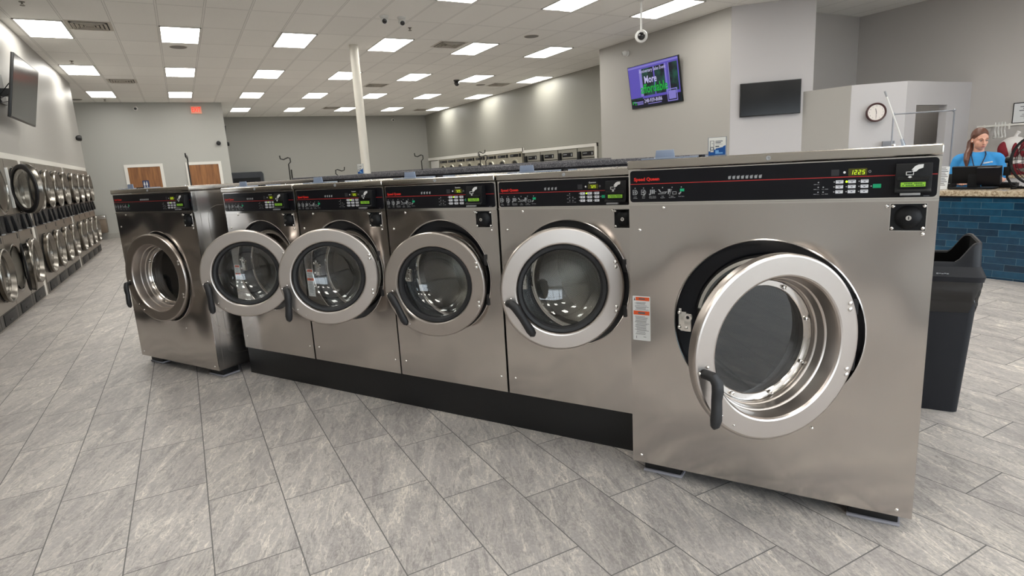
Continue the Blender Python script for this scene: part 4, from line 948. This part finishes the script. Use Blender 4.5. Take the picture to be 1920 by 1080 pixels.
T=thing('paper_notice','white paper notice standing at the near end of the granite counter','sign',(7.55,3.675,CT),radians(-84)); M=Matrix.Rotation(radians(-8),4,'X')
q=MB(); q.box(-.055,.055,0,.002,0,.255,M=M); q.build('notice_sheet',LABELW,T); q=MB()
for i in range(11): q.box(-.045,.02+.025*((i*7)%3)/2,-.001,0,.235-.019*i,.243-.019*i,M=M)
q.build('notice_print',LABELK,T); q=MB(); q.box(-.05,.05,.0,.07,0,.004); q.build('notice_foot',CLEAR,T)
# fan
T=thing('drum_fan','black round floor fan standing on the counter at the right edge','fan',(7.74,2.84,CT),radians(-84)); cz=.30
R=.265
for yy in (-.075,.075):
    q=MB(); 
    for r in ((R if abs(yy)<.01 else R*.97),.20,.14,.08): q.tube([(r*cos(2*PI*k/40),yy*(1.0+.25*(1-r/R)),cz+r*sin(2*PI*k/40)) for k in range(40)],.0032,5,closed=True)
    for k in range(36):
        a=2*PI*k/36; q.tube([(R*cos(a),yy*.3,cz+R*sin(a)),(R*.97*cos(a),yy,cz+R*.97*sin(a)),(.14*cos(a),yy*1.13,cz+.14*sin(a)),(.05*cos(a),yy*1.22,cz+.05*sin(a))],.0016,4)
    q.build('fan_guard',BLACK,T)
q=MB(); q.lathe([(R,-.03),(R+.012,-.03),(R+.012,.03),(R,.03),(R,-.03)],(0,0,cz),56); q.build('fan_hoop',BLACK,T)
q=MB(); q.lathe([(0,-.10),(.055,-.095),(.06,-.04),(.06,.1),(.05,.13),(0,.135)],(0,0,cz),24); q.build('fan_motor',BLACK,T)
for k in range(3):
    q=MB(); a0=2*PI*k/3; V=[];n=7
    for i in range(n):
        r=.055+.18*i/(n-1); 
        for s_ in (-1,1): 
            a=a0+s_*(.30+.35*i/(n-1)); V.append((r*cos(a),s_*.03,cz+r*sin(a)))
    q.add(V,[(2*i,2*i+1,2*i+3,2*i+2) for i in range(n-1)],True); q.build('fan_blade',pm('blade_metal',(120,120,116),.4,.6),T)
q=MB(); q.tube([(-R-.02,0,cz),(-R-.025,0,.12),(-R+.02,.02,.03),(-.16,.0,.012),(.16,.0,.012),(R-.02,.02,.03),(R+.025,0,.12),(R+.02,0,cz)],.012,8); q.tube([(-.2,-.14,.012),(-.2,.14,.012)],.012,8); q.tube([(.2,-.14,.012),(.2,.14,.012)],.012,8); q.build('fan_stand',BLACK,T)
for s_ in (-1,1): MB().cyl((s_*(R+.005),0,cz),(s_*(R+.05),0,cz),.03,None,14).build('fan_knob',BLACK,T)
q=MB(); q.box(-R-.055,-R-.0,-.03,.03,cz-.16,cz-.07); q.build('switch_box',BLACK,T,bevel=.006)
# back counter, bag and basket behind the attendant
T=thing('back_counter','low beige back counter along the right wall behind the attendant','counter',(11.55,4.3,0)); MB().box(0,.6,-3,1.1,0,.83).build('counter_base',WALLW,T); MB().box(-.03,.62,-3.02,1.12,.83,.875).build('countertop',GRAN,T,bevel=.004)
MAR=pm('maroon_fabric',(120,22,36),.8,noise=.1,nscale=30); WFAB=pm('white_fabric',(218,214,212),.8,noise=.05,nscale=30)
T=thing('laundry_bag','round maroon and white bag hanging behind the fan','bag',(11.75,4.72,1.185))
q=MB(); q.ell((0,0,0.13),(.12,.20,.155),24,14); q.build('bag_body',WFAB,T)
for (y,w_) in ((.10,.095),(-.055,.055),(-.16,.05)):
    q=MB(); q.ell((-.055,y,.09),(.078,w_,.13),18,12); q.build('bag_patch',MAR,T)
q=MB(); q.tube([(0,-.01,.27),(0,-.02,.31),(0,-.05,.36)],[.03,.022,.028],10); q.build('bag_knot',WFAB,T)
T=thing('laundry_basket','maroon laundry basket heaped with white linen behind the fan','basket',(11.8,4.55,.875))
q=MB(); q.prism([(-.13,0),(.13,0),(.17,.17),(-.17,.17)],-.22,.18,'y') ; q.build('basket_tub',MAR,T,bevel=.01)
q=MB(); q.ell((0,-.02,.15),(.15,.2,.09),20,12); q.ell((-.05,.08,.16),(.09,.1,.08),14,8); q.build('linen_heap',WFAB,T)
# hanging rail with hangers and the framed notice
T=thing('hanging_rail','white wall rail behind the attendant','rail',(12.2,4.75,1.665)); q=MB(); q.box(-.30,-.275,-1.6,.58,-.015,.012).box(-.02,0,-1.6,.58,-.015,.012)
for y in (-1.2,-.6,.12,.47): q.box(-.30,0,y-.008,y+.008,-.008,.008)
q.build('wire_shelf',TRIMW,T)
for y in (.47,.12): MB().box(-.305,-.3005,y-.012,y+.012,-.07,.02).build('rail_clip',TRIMW,T)
HL=['white plastic hanger nearest the attendant on the wall rail','white plastic hanger second from the attendant on the wall rail','white plastic hanger third from the attendant on the wall rail','white plastic hanger closest to the framed notice on the wall rail']
for i,y in enumerate((5.07,5.025,4.98,4.935)):
    T=thing('coat_hanger',HL[i],'hanger',(11.912,y,1.685),group='hangers on the wall rail'); t_=.5
    Mz=Matrix.Rotation(t_,4,'Z'); 
    q=MB(); q.tube([(.028,0,-.03),(.028,0,.006),(0,0,.026),(-.029,0,.006),(-.029,0,-.035),(-.02,0,-.06),(0,0,-.08),(0,0,-.10)],.006,6,M=Mz); q.tube([(0,0,-.10),(.17,0,-.20),(.17,0,-.215),(-.17,0,-.215),(-.17,0,-.20)],.007,6,M=Mz,closed=True); q.build('hanger_body',WHITEPL,T)
T=thing('framed_notice','black framed white notice on the right wall','picture frame',(12.2,4.70,1.845),radians(-90)); MB().box(-.26,.26,-.02,0,-.165,.165).build('frame',BLACK,T,bevel=.003); MB().box(-.245,.245,-.022,-.02,-.15,.15).build('notice_sheet',LABELW,T)
q=MB()
for i,w_ in enumerate((.16,.12,.17,0,.13,.15,.10)):
    if w_: q.box(-w_,w_*.9,-.0232,-.022,.09-.03*i,.098-.03*i+(.004 if i<3 else 0))
q.build('notice_print',LABELK,T)
# clock on the diagonal office wall
T=thing('wall_clock','round brown framed clock on the white diagonal partition','clock',(9.982,5.91-.0,1.975),radians(-43.6)); 
q=MB(); q.lathe([(.150,0),(.150,-.02),(.140,-.035),(.126,-.03),(.120,-.018)],(0,0,0),48); q.build('clock_rim',pm('clock_brown',(62,30,30),.35),T); q=MB(); q.lathe([(.121,-.018),(0,-.018)],(0,0,0),40); f=q.build('clock_face',pm('clock_face',(222,214,208),.5),T)
q=MB()
for k in range(1,13): 
    a=PI/2-2*PI*k/12; q.text(str(k),.098*cos(a),.098*sin(a),.024,-.0188,.005,.95)
q.build('clock_numeral',LABELK,f)
def hand(a,l,w_): 
    M=Matrix.Rotation(-a,4,'Y') ; q=MB(); q.box(-w_,w_,-.0205,-.0195,-.02,l); q.v=[tuple(Matrix.Rotation(a,4,'Y')@Vector(p)) for p in q.v]; return q
hand(radians(-12),.062,.0038).build('hour_hand',BLACK,f); hand(radians(181),.088,.0028).build('minute_hand',BLACK,f)
# grey box on the partition under the clock
tag(MB().box(-.085,.085,-.05,0,-.14,.0).build('wall_box',pm('box_grey',(118,120,126),.5),loc=(10.128,5.775,1.512),rot=(0,0,radians(-43.6)),bevel=.004),'grey wall box below the clock, just above the large washer','box')
# garment rack, duster
GALV=pm('galvanised_pipe',(150,152,158),.35,.8)
T=thing('garment_rack','grey pipe garment rack in front of the office doorway','rack',(9.27,4.82,0))
A=Vector((-.30,.24,0));Bv=Vector((.31,-.24,0)); q=MB(); q.tube([A+Vector((0,0,.05)),A+Vector((0,0,1.84)),A+Vector((.02,-.016,1.87)),Bv+Vector((-.02,.016,1.87)),Bv+Vector((0,0,1.84)),Bv+Vector((0,0,.05))],.0105,10); q.build('rack_frame',GALV,T)
for p in (A,Bv):
    q=MB(); q.tube([p+Vector((-.2,-.25,.05)),p+Vector((.2,.25,.05))],.014,8); b=q.build('rack_foot',GALV,T)
    for s_ in (-1,1): MB().cyl(p+Vector((.2*s_-.012,.25*s_,.03)),p+Vector((.2*s_+.012,.25*s_,.03)),.03,None,14).build('caster',BLACK,b)
for p in (A,Bv): MB().ell(p+Vector((0,0,1.875)),(.02,)*3,14,10).build('pipe_joint',GALV,T)
T=thing('duster_pole','thin white cleaning pole leaning in front of the white partition','pole',(9.42,4.55,0))
top=Vector((8.62,5.0,2.17))-Vector((9.42,4.55,0)); q=MB(); q.tube([(0,0,.0),tuple(top*.97)],.011,8); q.build('pole_shaft',WHITEPL,T)
q=MB(); q.tube([tuple(top*.955),tuple(top*1.0)],[.010,.014],8); q.build('pole_grip',GREYPRINT,T); q=MB(); q.tube([tuple(top*.60),tuple(top*.70)],[.035,.02],8); q.build('pole_sleeve',CLEAR,T)
# ------------------------------------------------------------------ trash bin by the large washer (turned with the island)
BINM=pm('bin_plastic',(25,26,31),.5,spec=.3,noise=.12,nscale=9,bump=.03,bscale=90); BAG=pm('bin_liner',(12,12,14),.2,spec=.7)
T=thing('trash_bin','tall black trash bin with liner and open top lid beside the large washer','trash bin',(*row_pt(.425-.21,-3.78),0),RZ)
def frust(mb,w0,d0,z0,w1,d1,z1,y0c,n=4,r=.03,steps=None):
    P0=rrect(-w0/2,w0/2,-d0/2,d0/2,r,n);P1=rrect(-w1/2,w1/2,-d1/2,d1/2,r,n);m_=len(P0)
    mb.add([(x,y+y0c,z0) for x,y in P0]+[(x,y+y0c,z1) for x,y in P1],[(k,(k+1)%m_,m_+(k+1)%m_,m_+k) for k in range(m_)],False); return mb
q=MB(); frust(q,.42,.36,0,.50,.42,.70,.20); frust(q,.42,.36,0,.01,.01,.001,.20); q.build('bin_body',BINM,T)
# crumpled liner folded over the rim
V=[];F=[];n=64;rows=9
P=rrect(-.262,.262,-.224,.224,.035,15); n=len(P); rn=random.Random(3)
for j in range(rows):
    z=.728-.02*j*.9-(.004 if j else 0)
    for k,(x,y) in enumerate(P):
        s_=1.0-.010*j+.014*rn.random()*(1 if 0<j else 0)+.012*sin(k*.9+j*1.3)*(j/rows)
        V.append((x*s_,y*s_+.20,z+(.03*sin(k*.35+1)+.012*rn.random())*(j/(rows-1))**2))
for j in range(rows-1):
    for k in range(n): F.append((j*n+k,j*n+(k+1)%n,(j+1)*n+(k+1)%n,(j+1)*n+k))
q=MB(); q.add(V,F,False); q.build('bin_liner',BAG,T)
q=MB(); frust(q,.535,.46,.728,.545,.47,.755,.20,4,.04); frust(q,.545,.47,.755,.50,.43,.805,.20,4,.04); frust(q,.535,.46,.728,.4,.34,.729,.20,4,.03)
# open-topped collar with raised ends
P=[]
for (x,y),(x2,y2) in (lambda R_:zip(R_,R_[1:]+R_[:1]))(rrect(-.25,.25,-.215,.215,.045,12)):
    k_=max(1,int(max(abs(x2-x),abs(y2-y))/.02))
    P+=[(x+(x2-x)*i/k_,y+(y2-y)*i/k_) for i in range(k_)]
n=len(P)
def zc(x): 
    t=max(0,(abs(x)-.14)/.095); t=min(1,t); return .830+.10*(t*t*(3-2*t))
V=[(x,y+.20,.80) for x,y in P]+[(x*.98,y*.985+.20,zc(x)-.008) for x,y in P]+[(x*.965,y*.965+.20,zc(x)) for x,y in P]+[(x*.935,y*.925+.20,zc(x)-.002) for x,y in P]+[(x*.92,y*.91+.20,zc(x)-.012) for x,y in P]
V2=[(x*.92,y*.91+.20,zc(x)-.012) for x,y in P]+[(x*.88,y*.86+.20,.60) for x,y in P]
F=[]
for j in range(4):
    for k in range(n): F.append((j*n+k,j*n+(k+1)%n,(j+1)*n+(k+1)%n,(j+1)*n+k))
q.add(V,F,True); ld=q.build('bin_lid',BINM,T)
q=MB(); q.add(V2,[(k,(k+1)%n,n+(k+1)%n,n+k) for k in range(n)]+[tuple(range(n,2*n))],False); q.build('lid_throat',pm('throat_black',(6,6,7),.8,spec=.1),ld)
q=MB()
for i in range(5): q.box(.06+.011*i,.069+.011*i,-.0335,-.0325,.768+.002*(i%2),.774-.001*(i%3))
q.build('lid_mark',GREYPRINT,T)
# ------------------------------------------------------------------ signs on the washers
CARDW=pm('card_white',(214,212,206),.45); CARDB=pm('card_blue',(0,72,140),.4); CARDL=pm('card_light_blue',(110,160,210),.4)
def table_sign(x,y,z,rz,w_,h_,lab,blue=.5):
    T=thing('table_sign',lab,'sign',(x,y,z),rz); q=MB(); q.box(-w_/2-.004,w_/2+.004,.0,.004,0,h_); q.box(-w_/2,w_/2,0,.04,0,.003); q.build('sign_holder',CLEAR,T)
    MB().box(-w_/2,w_/2,-.0012,-.0002,.004,h_-.002).build('sign_card',CARDW,T)
    q=MB(); q.prism([(-w_/2,.004),(w_/2,.004),(w_/2,h_*.55),(w_*.36,h_*.50),(w_*.34,h_*.46),(-.08*w_,h_*.40),(-.08*w_,h_*.35),(-.18*w_,h_*.35),(-.18*w_,h_*.22),(-w_*.42,h_*.22),(-w_*.42,h_*.27),(-w_/2,h_*.27)],-.0018,-.0012); q.build('sign_blue',CARDB,T)
    q=MB(); x0,x1=-w_*.42,-w_*.18
    for (a,b,c,d) in ((x0,x1,h_*.80,h_*.82),(x0,x0+.002,h_*.2,h_*.82),(x1-.002,x1,h_*.2,h_*.82),(x0+.1*w_,x1-.05*w_,h_*.66,h_*.68),(-w_*.1,w_*.33,h_*.76,h_*.80),(-w_*.1,w_*.22,h_*.68,h_*.72),(-w_*.1,w_*.33,h_*.61,h_*.62),(-w_*.1,w_*.12,h_*.47,h_*.54)): q.box(a,b,-.0018,-.0012,c,d)
    q.lathe([(.16*w_*.7,-.0018),(.10*w_*.7,-.0018)],(-w_*.30,0,h_*.40),20); q.build('sign_print',LABELK,T)
    q=MB(); q.box(-w_*.1,w_*.10,-.0022,-.0018,h_*.12,h_*.31).box(w_*.10,w_*.34,-.0022,-.0018,h_*.12,h_*.19); q.build('sign_logo',CARDL,T); return T
table_sign(*row_pt(-.579,-2.58),1.4325,RZ,.067,.076,'small blue and white card standing on top of the large washer')
table_sign(*row_pt(-3.83,-3.80),1.4495,RZ,.064,.086,'small blue and white card standing on the dark counter by the white column')
# ------------------------------------------------------------------ laundry carts behind the island
CARTK=pm('cart_black',(38,36,34),.4,.5); CHROME=pm('cart_chrome',(190,190,190),.25,1)
def cart(x,y,zt,flip,lab,bd=None):
    T=thing('laundry_cart',lab,'laundry cart',(x,y,0)); s_=-1 if flip else 1
    px=.27*s_
    q=MB(); q.tube([(0,0,.25),(0,0,zt-.09),(.03*s_,0,zt-.06),(.028*s_,0,zt-.01),(.0,0,zt),(-.06*s_,0,zt-.025),(-.10*s_,0,zt-.012),(-.105*s_,0,zt+.03)],.0085,8); q.build('hanging_pole',CARTK,T)
    q=MB(); x0,x1,y0,y1=(-.62,.03,-.24,.24) if not (flip if bd is None else bd) else (-.03,.62,-.24,.24)
    for z in (.42,.60,.80): q.tube([(x0,y0,z),(x1,y0,z),(x1,y1,z),(x0,y1,z)],.006,6,closed=True)
    for k in range(9):
        xx=x0+(x1-x0)*k/8
        for yy in (y0,y1): q.tube([(xx,yy,.42),(xx,yy,.80)],.003,5)
        q.tube([(xx,y0,.42),(xx,y1,.42)],.003,5)
    for k in range(1,6):
        yy=y0+(y1-y0)*k/6
        for xx in (x0,x1): q.tube([(xx,yy,.42),(xx,yy,.80)],.003,5)
    q.build('wire_basket',CHROME,T)
    q=MB(); q.tube([(x0,y0,.12),(x1,y0,.12),(x1,y1,.12),(x0,y1,.12)],.012,8,closed=True); q.tube([(0,y0,.12),(0,0,.25),(0,y1,.12)],.012,8)
    for xx in (x0,x1):
        for yy in (y0,y1): q.tube([(xx,yy,.12),(xx,yy,.42)],.010,8)
    q.build('cart_frame',CARTK,T)
    for xx in (x0,x1):
        for yy in (y0,y1): MB().cyl((xx,yy-.014,.055),(xx,yy+.014,.055),.055,None,16).build('caster',BLACK,T)
    return T
cart(.12,8.7,1.80,False,'black cart hanging pole rising in front of the second wooden door').rotation_euler=(0,0,radians(82))
cart(1.37,9.0,1.74,False,'black cart hanging pole left of the white column, the taller of those two')
cart(2.06,9.1,1.545,True,'black cart hanging pole just left of the white column, the short one')
cart(3.34,9.0,1.70,False,'black cart hanging pole by the back corner of the right wall')
cart(4.33,8.75,1.645,False,'black cart hanging pole before the beige dryers, the shorter of two')
cart(4.62,9.55,1.725,True,'black cart hanging pole before the beige dryers, the taller of two',False)
# thin straight pole beside a cart
tag(MB().cyl((1.42,9.15,0),(1.42,9.15,1.575),.010,None,8).build('thin_pole',CARTK),'thin short black rod next to the tallest cart pole','pole')
# ------------------------------------------------------------------ back wall: drinking fountain, black cabinet
T=thing('drinking_fountain','small brown and chrome drinking fountain beside the dryer wall end','drinking fountain',(-2.33,21.6,0))
MB().box(-.25,.25,-.32,0,.20,.60).build('fountain_body',pm('fountain_brown',(120,106,92),.4,.4),T,bevel=.02); q=MB(); q.box(-.26,.26,-.34,0,.60,.72); q.build('fountain_basin',POLISH,T,bevel=.03,seg=3); MB().tube([(-.12,-.2,.72),(-.12,-.2,.77),(-.08,-.2,.79)],.012,8).build('fountain_spout',SCREW,T)
T=thing('black_cabinet','black cabinet with rounded corner against the far back wall','cabinet',(2.32,26.28,0)); q=MB(); q.prism([(-.62,0),(.60,0),(.60,1.74),(.585,1.79),(.54,1.81),(-.62,1.82)],-.55,0,'y'); q.build('cabinet_body',pm('cabinet_black',(24,28,36),.4),T); q=MB(); q.tube([(.60,-.552,0),(.60,-.552,1.74),(.54,-.552,1.81),(-.62,-.552,1.82)],.018,6); q.build('cabinet_edging',pm('edge_grey',(88,90,92),.4),T)
q=MB(); q.box(-.5,.48,-.556,-.55,.3,1.6); q.build('cabinet_door',BLACK,T)
# ------------------------------------------------------------------ attendant behind the counter
def remesh(mb,name,mat,parent,vox=.008,sm=6):
    me=bpy.data.meshes.new('tmp'); me.from_pydata(mb.v,[],mb.f); o=bpy.data.objects.new('tmp',me); COL.objects.link(o)
    r=o.modifiers.new('r','REMESH'); r.mode='VOXEL'; r.voxel_size=vox; r.use_smooth_shade=True
    s=o.modifiers.new('s','SMOOTH'); s.iterations=sm; s.factor=.5
    me2=bpy.data.meshes.new_from_object(o.evaluated_get(bpy.context.evaluated_depsgraph_get()))
    bpy.data.objects.remove(o)
    me2.name=name; me2.materials.clear(); me2.materials.append(mat)
    for p in me2.polygons: p.use_smooth=True
    q=bpy.data.objects.new(name,me2); COL.objects.link(q); q.parent=parent; return q
SKIN=pm('skin',(214,160,138),.5,noise=.06,nscale=14); LIP=pm('lips',(176,104,98),.4); HAIR=pm('auburn_hair',(88,52,38),.45,noise=.25,nscale=40); SHIRT=pm('blue_shirt',(44,136,200),.75,noise=.06,nscale=18,bump=.05,bscale=25); TROUS=pm('dark_trousers',(40,44,54),.8); LANY=pm('lanyard_navy',(24,28,52),.6); EYEW=pm('eye_white',(225,222,218),.3); EYEK=pm('iris_dark',(50,44,40),.2); BROW=pm('brow',(120,80,60),.7); SHOE=pm('shoe_dark',(40,40,42),.6); PEARL=pm('earbud_white',(235,232,228),.3)
P=thing('person','person with auburn ponytail, blue t-shirt and dark lanyard looking down behind the counter','person',(8.28,3.665,0),radians(-66))
b=MB()
# torso, hips, legs
b.ell((0,.01,1.14),(.175,.125,.18),24,14); b.ell((0,.0,.98),(.165,.13,.17),24,14); b.ell((0,.01,.86),(.185,.14,.13),24,14)
for s in (-1,1):
    b.cap((s*.06,.012,1.255),(s*.165,.012,1.225),.05,.058)                 # shoulder line
    b.cap((s*.178,.012,1.215),(s*.235,.015,.985),.055,.043)                # upper arm
    b.cap((s*.235,.015,.985),(s*.145,-.205,.965),.042,.030)                # forearm
    b.cap((s*.145,-.205,.965),(s*.125,-.25,.960),.028,.030)                # wrist to palm
    b.ell((s*.118,-.275,.957),(.036,.042,.017),14,8)                       # palm
    for i,(dx,l) in enumerate(((-.027,.062),(-.010,.072),(.009,.068),(.026,.052))):
        k=(s*.118+dx,-.305,.958); m=(s*.118+dx*1.15,-.305-l*.55,.963); e=(s*.118+dx*1.2,-.305-l,.948)
        b.cap(k,m,.0088,.0080,10); b.cap(m,e,.0080,.0070,10)
    b.cap((s*.118-s*.028,-.262,.958),(s*.118-s*.060,-.292,.955),.0105,.009,10); b.cap((s*.118-s*.060,-.292,.955),(s*.118-s*.068,-.318,.950),.009,.0075,10)
    b.cap((s*.095,.01,.83),(s*.10,.0,.46),.088,.058); b.cap((s*.10,.0,.46),(s*.10,.02,.10),.056,.038); b.cap((s*.10,.03,.05),(s*.105,-.13,.035),.042,.033)
b.cap((0,.015,1.26),(0,.0,1.37),.056,.05)
b.cap((0,.02,1.245),(0,.015,1.28),.085,.062)
# head, turned to the viewer's right and tipped down
HM=Matrix.Translation((0.004,-.012,1.445))@Matrix.Rotation(radians(27),4,'Z')@Matrix.Rotation(radians(13),4,'X')
b.ell((0,.018,.028),(.076,.094,.098),24,16,M=HM); b.ell((0,-.028,-.045),(.058,.060,.066),20,12,M=HM); b.ell((0,-.052,-.088),(.028,.026,.022),14,8,M=HM)
b.cap((0,-.080,.012),(0,-.102,-.026),.009,.0125,10,M=HM); b.ell((0,-.100,-.028),(.0175,.012,.010),12,8,M=HM)
for s in (-1,1):
    b.ell((s*.038,-.046,-.024),(.024,.024,.026),12,8,M=HM)     # cheek
    b.cap((s*.012,-.079,.026),(s*.05,-.066,.024),.0085,.008,8,M=HM)   # brow ridge
    b.ell((s*.077,.018,-.005),(.009,.020,.032),12,8,M=HM)      # ear
b.ell((0,-.080,-.054),(.022,.012,.0075),12,8,M=HM); b.ell((0,-.079,-.066),(.020,.012,.0075),12,8,M=HM)
body=remesh(b,'body',SKIN,P,.0055,5)
e=MB()
for s in (-1,1):
    q=MB(); q.ell((s*.030,-.0705,.006),(.0135,.008,.0055),14,8,M=HM); eo=q.build('eye',EYEW,P); q=MB(); q.ell((s*.030,-.0785,.004),(.006,.002,.005),10,6,M=HM); q.build('iris',EYEK,eo)
    q=MB(); q.tube([tuple(HM@Vector(p)) for p in ((s*.013,-.0795,.030),(s*.030,-.0815,.034),(s*.050,-.070,.029))],[.003,.0038,.0022],6); q.build('eyebrow',BROW,P)
    q=MB(); q.tube([tuple(HM@Vector(p)) for p in ((s*.017,-.077,.009),(s*.030,-.0805,.0115),(s*.044,-.071,.007))],.0018,5); q.build('eyelash',BROW,P)
q=MB(); q.ell((0,-.0895,-.0565),(.020,.005,.0042),14,8,M=HM); q.ell((0,-.0885,-.0645),(.018,.0052,.0050),14,8,M=HM); q.build('lips',LIP,P)
# hair: a cap swept back from the forehead and a ponytail over one shoulder
h=MB(); h.ell((0,.030,.042),(.0825,.099,.0965),28,18,M=HM)
for s in (-1,1): h.cap((s*.068,.004,.06),(s*.073,.042,-.01),.018 if s<0 else .013,.020,12,M=HM)
h.ell((0,.115,.0),(.035,.03,.04),14,10,M=HM)
pt=[HM@Vector((0,.115,0)),HM@Vector((-.035,.12,-.055)),Vector((-.085,.045,1.34)),Vector((-.105,-.055,1.285)),Vector((-.107,-.115,1.22)),Vector((-.100,-.125,1.14))]
rr=[.03,.034,.036,.034,.030,.012]
for i in range(5): h.cap(pt[i],pt[i+1],rr[i],rr[i+1],12)
remesh(h,'hair',HAIR,P,.0065,4)
q=MB(); q.ell((-.082,-.004,-.012),(.006,.008,.008),10,8,M=HM); q.build('earbud',PEARL,P)
# t-shirt
t=MB(); t.ell((0,.008,1.12),(.195,.143,.20),28,16); t.ell((0,-.028,1.135),(.165,.125,.085),24,14); t.ell((0,.0,.98),(.195,.152,.17),28,16); t.ell((0,.005,.86),(.205,.158,.10),24,14)
for s in (-1,1):
    t.cap((s*.05,.014,1.252),(s*.168,.012,1.222),.062,.072); t.cap((s*.178,.012,1.212),(s*.226,.014,1.035),.073,.066)
t.cap((0,.018,1.235),(0,.02,1.262),.092,.076)
remesh(t,'t_shirt',SHIRT,P,.008,5)
g=MB(); g.ell((0,.005,.80),(.205,.16,.10),24,14)
for s in (-1,1): g.cap((s*.098,.01,.82),(s*.10,.0,.46),.100,.070); g.cap((s*.10,.0,.46),(s*.10,.02,.09),.070,.058)
remesh(g,'trousers',TROUS,P,.010,4)
for s in (-1,1):
    f=MB(); f.cap((s*.10,.045,.05),(s*.105,-.14,.040),.052,.042); f.box(s*.1025-.045,s*.1025+.045,-.16,.08,0,.02); remesh(f,'shoe',SHOE,P,.007,3)
# lanyard lying on the shirt
q=MB(); q.tube([(-.058,.015,1.305),(-.062,-.035,1.306),(-.066,-.080,1.277),(-.055,-.125,1.23),(-.035,-.158,1.16),(-.012,-.166,1.11),(.002,-.167,1.085)],.006,6); q.tube([(.058,.015,1.305),(.064,-.035,1.306),(.070,-.080,1.277),(.060,-.125,1.235),(.035,-.158,1.165),(.012,-.166,1.11),(.002,-.167,1.085)],.006,6); q.build('lanyard',LANY,P)
q=MB(); q.box(-.006,.010,-.172,-.164,1.05,1.085); q.build('lanyard_clip',SCREW,P)
q=MB(); rn=random.Random(5)
for i in range(9):
    x=.058+.009*i; z=1.178+.0015*i; yy=-.157+.10*(x-.06)
    q.ell((x,yy+.004,z),(.0075,.006,.0055+.003*rn.random()),8,6)
q.build('shirt_print',WHITEPRINT,P)
# ------------------------------------------------------------------ daylight, camera, render look
w=bpy.data.worlds.new('World'); SC.world=w; w.use_nodes=True; t=w.node_tree; t.nodes.clear()
o=t.nodes.new('ShaderNodeOutputWorld'); bg=t.nodes.new('ShaderNodeBackground'); bg.inputs[0].default_value=(.90,.92,1.0,1); bg.inputs[1].default_value=SKY; t.links.new(bg.outputs[0],o.inputs[0])
cam=bpy.data.cameras.new('camera'); co=bpy.data.objects.new('camera',cam); COL.objects.link(co); SC.camera=co
f=1117.9; cam.sensor_fit='HORIZONTAL'; cam.sensor_width=36; cam.lens=36*f/1920; cam.clip_start=.05; cam.clip_end=200
pit,rol,yaw=.1995,-.0565,.4908
fw=Vector((sin(yaw)*cos(pit),cos(yaw)*cos(pit),-sin(pit))); r=Vector((cos(yaw),-sin(yaw),0)); u=r.cross(fw)
r2=r*cos(rol)+u*sin(rol); u2=-r*sin(rol)+u*cos(rol)
co.matrix_world=Matrix(((r2.x,u2.x,-fw.x,0),(r2.y,u2.y,-fw.y,0),(r2.z,u2.z,-fw.z,4.6561*TW),(0,0,0,1)))
SC.view_settings.view_transform='Standard'; SC.view_settings.look='None'; SC.view_settings.gamma=1; SC.view_settings.use_curve_mapping=False
SC.view_settings.exposure=EXPO
SC.cycles.max_bounces=10; SC.cycles.diffuse_bounces=5; SC.cycles.glossy_bounces=5; SC.cycles.transmission_bounces=6; SC.cycles.transparent_max_bounces=14
SC.cycles.sample_clamp_indirect=8; SC.cycles.use_denoising=True; SC.cycles.caustics_reflective=False; SC.cycles.caustics_refractive=False; SC.cycles.use_light_tree=True
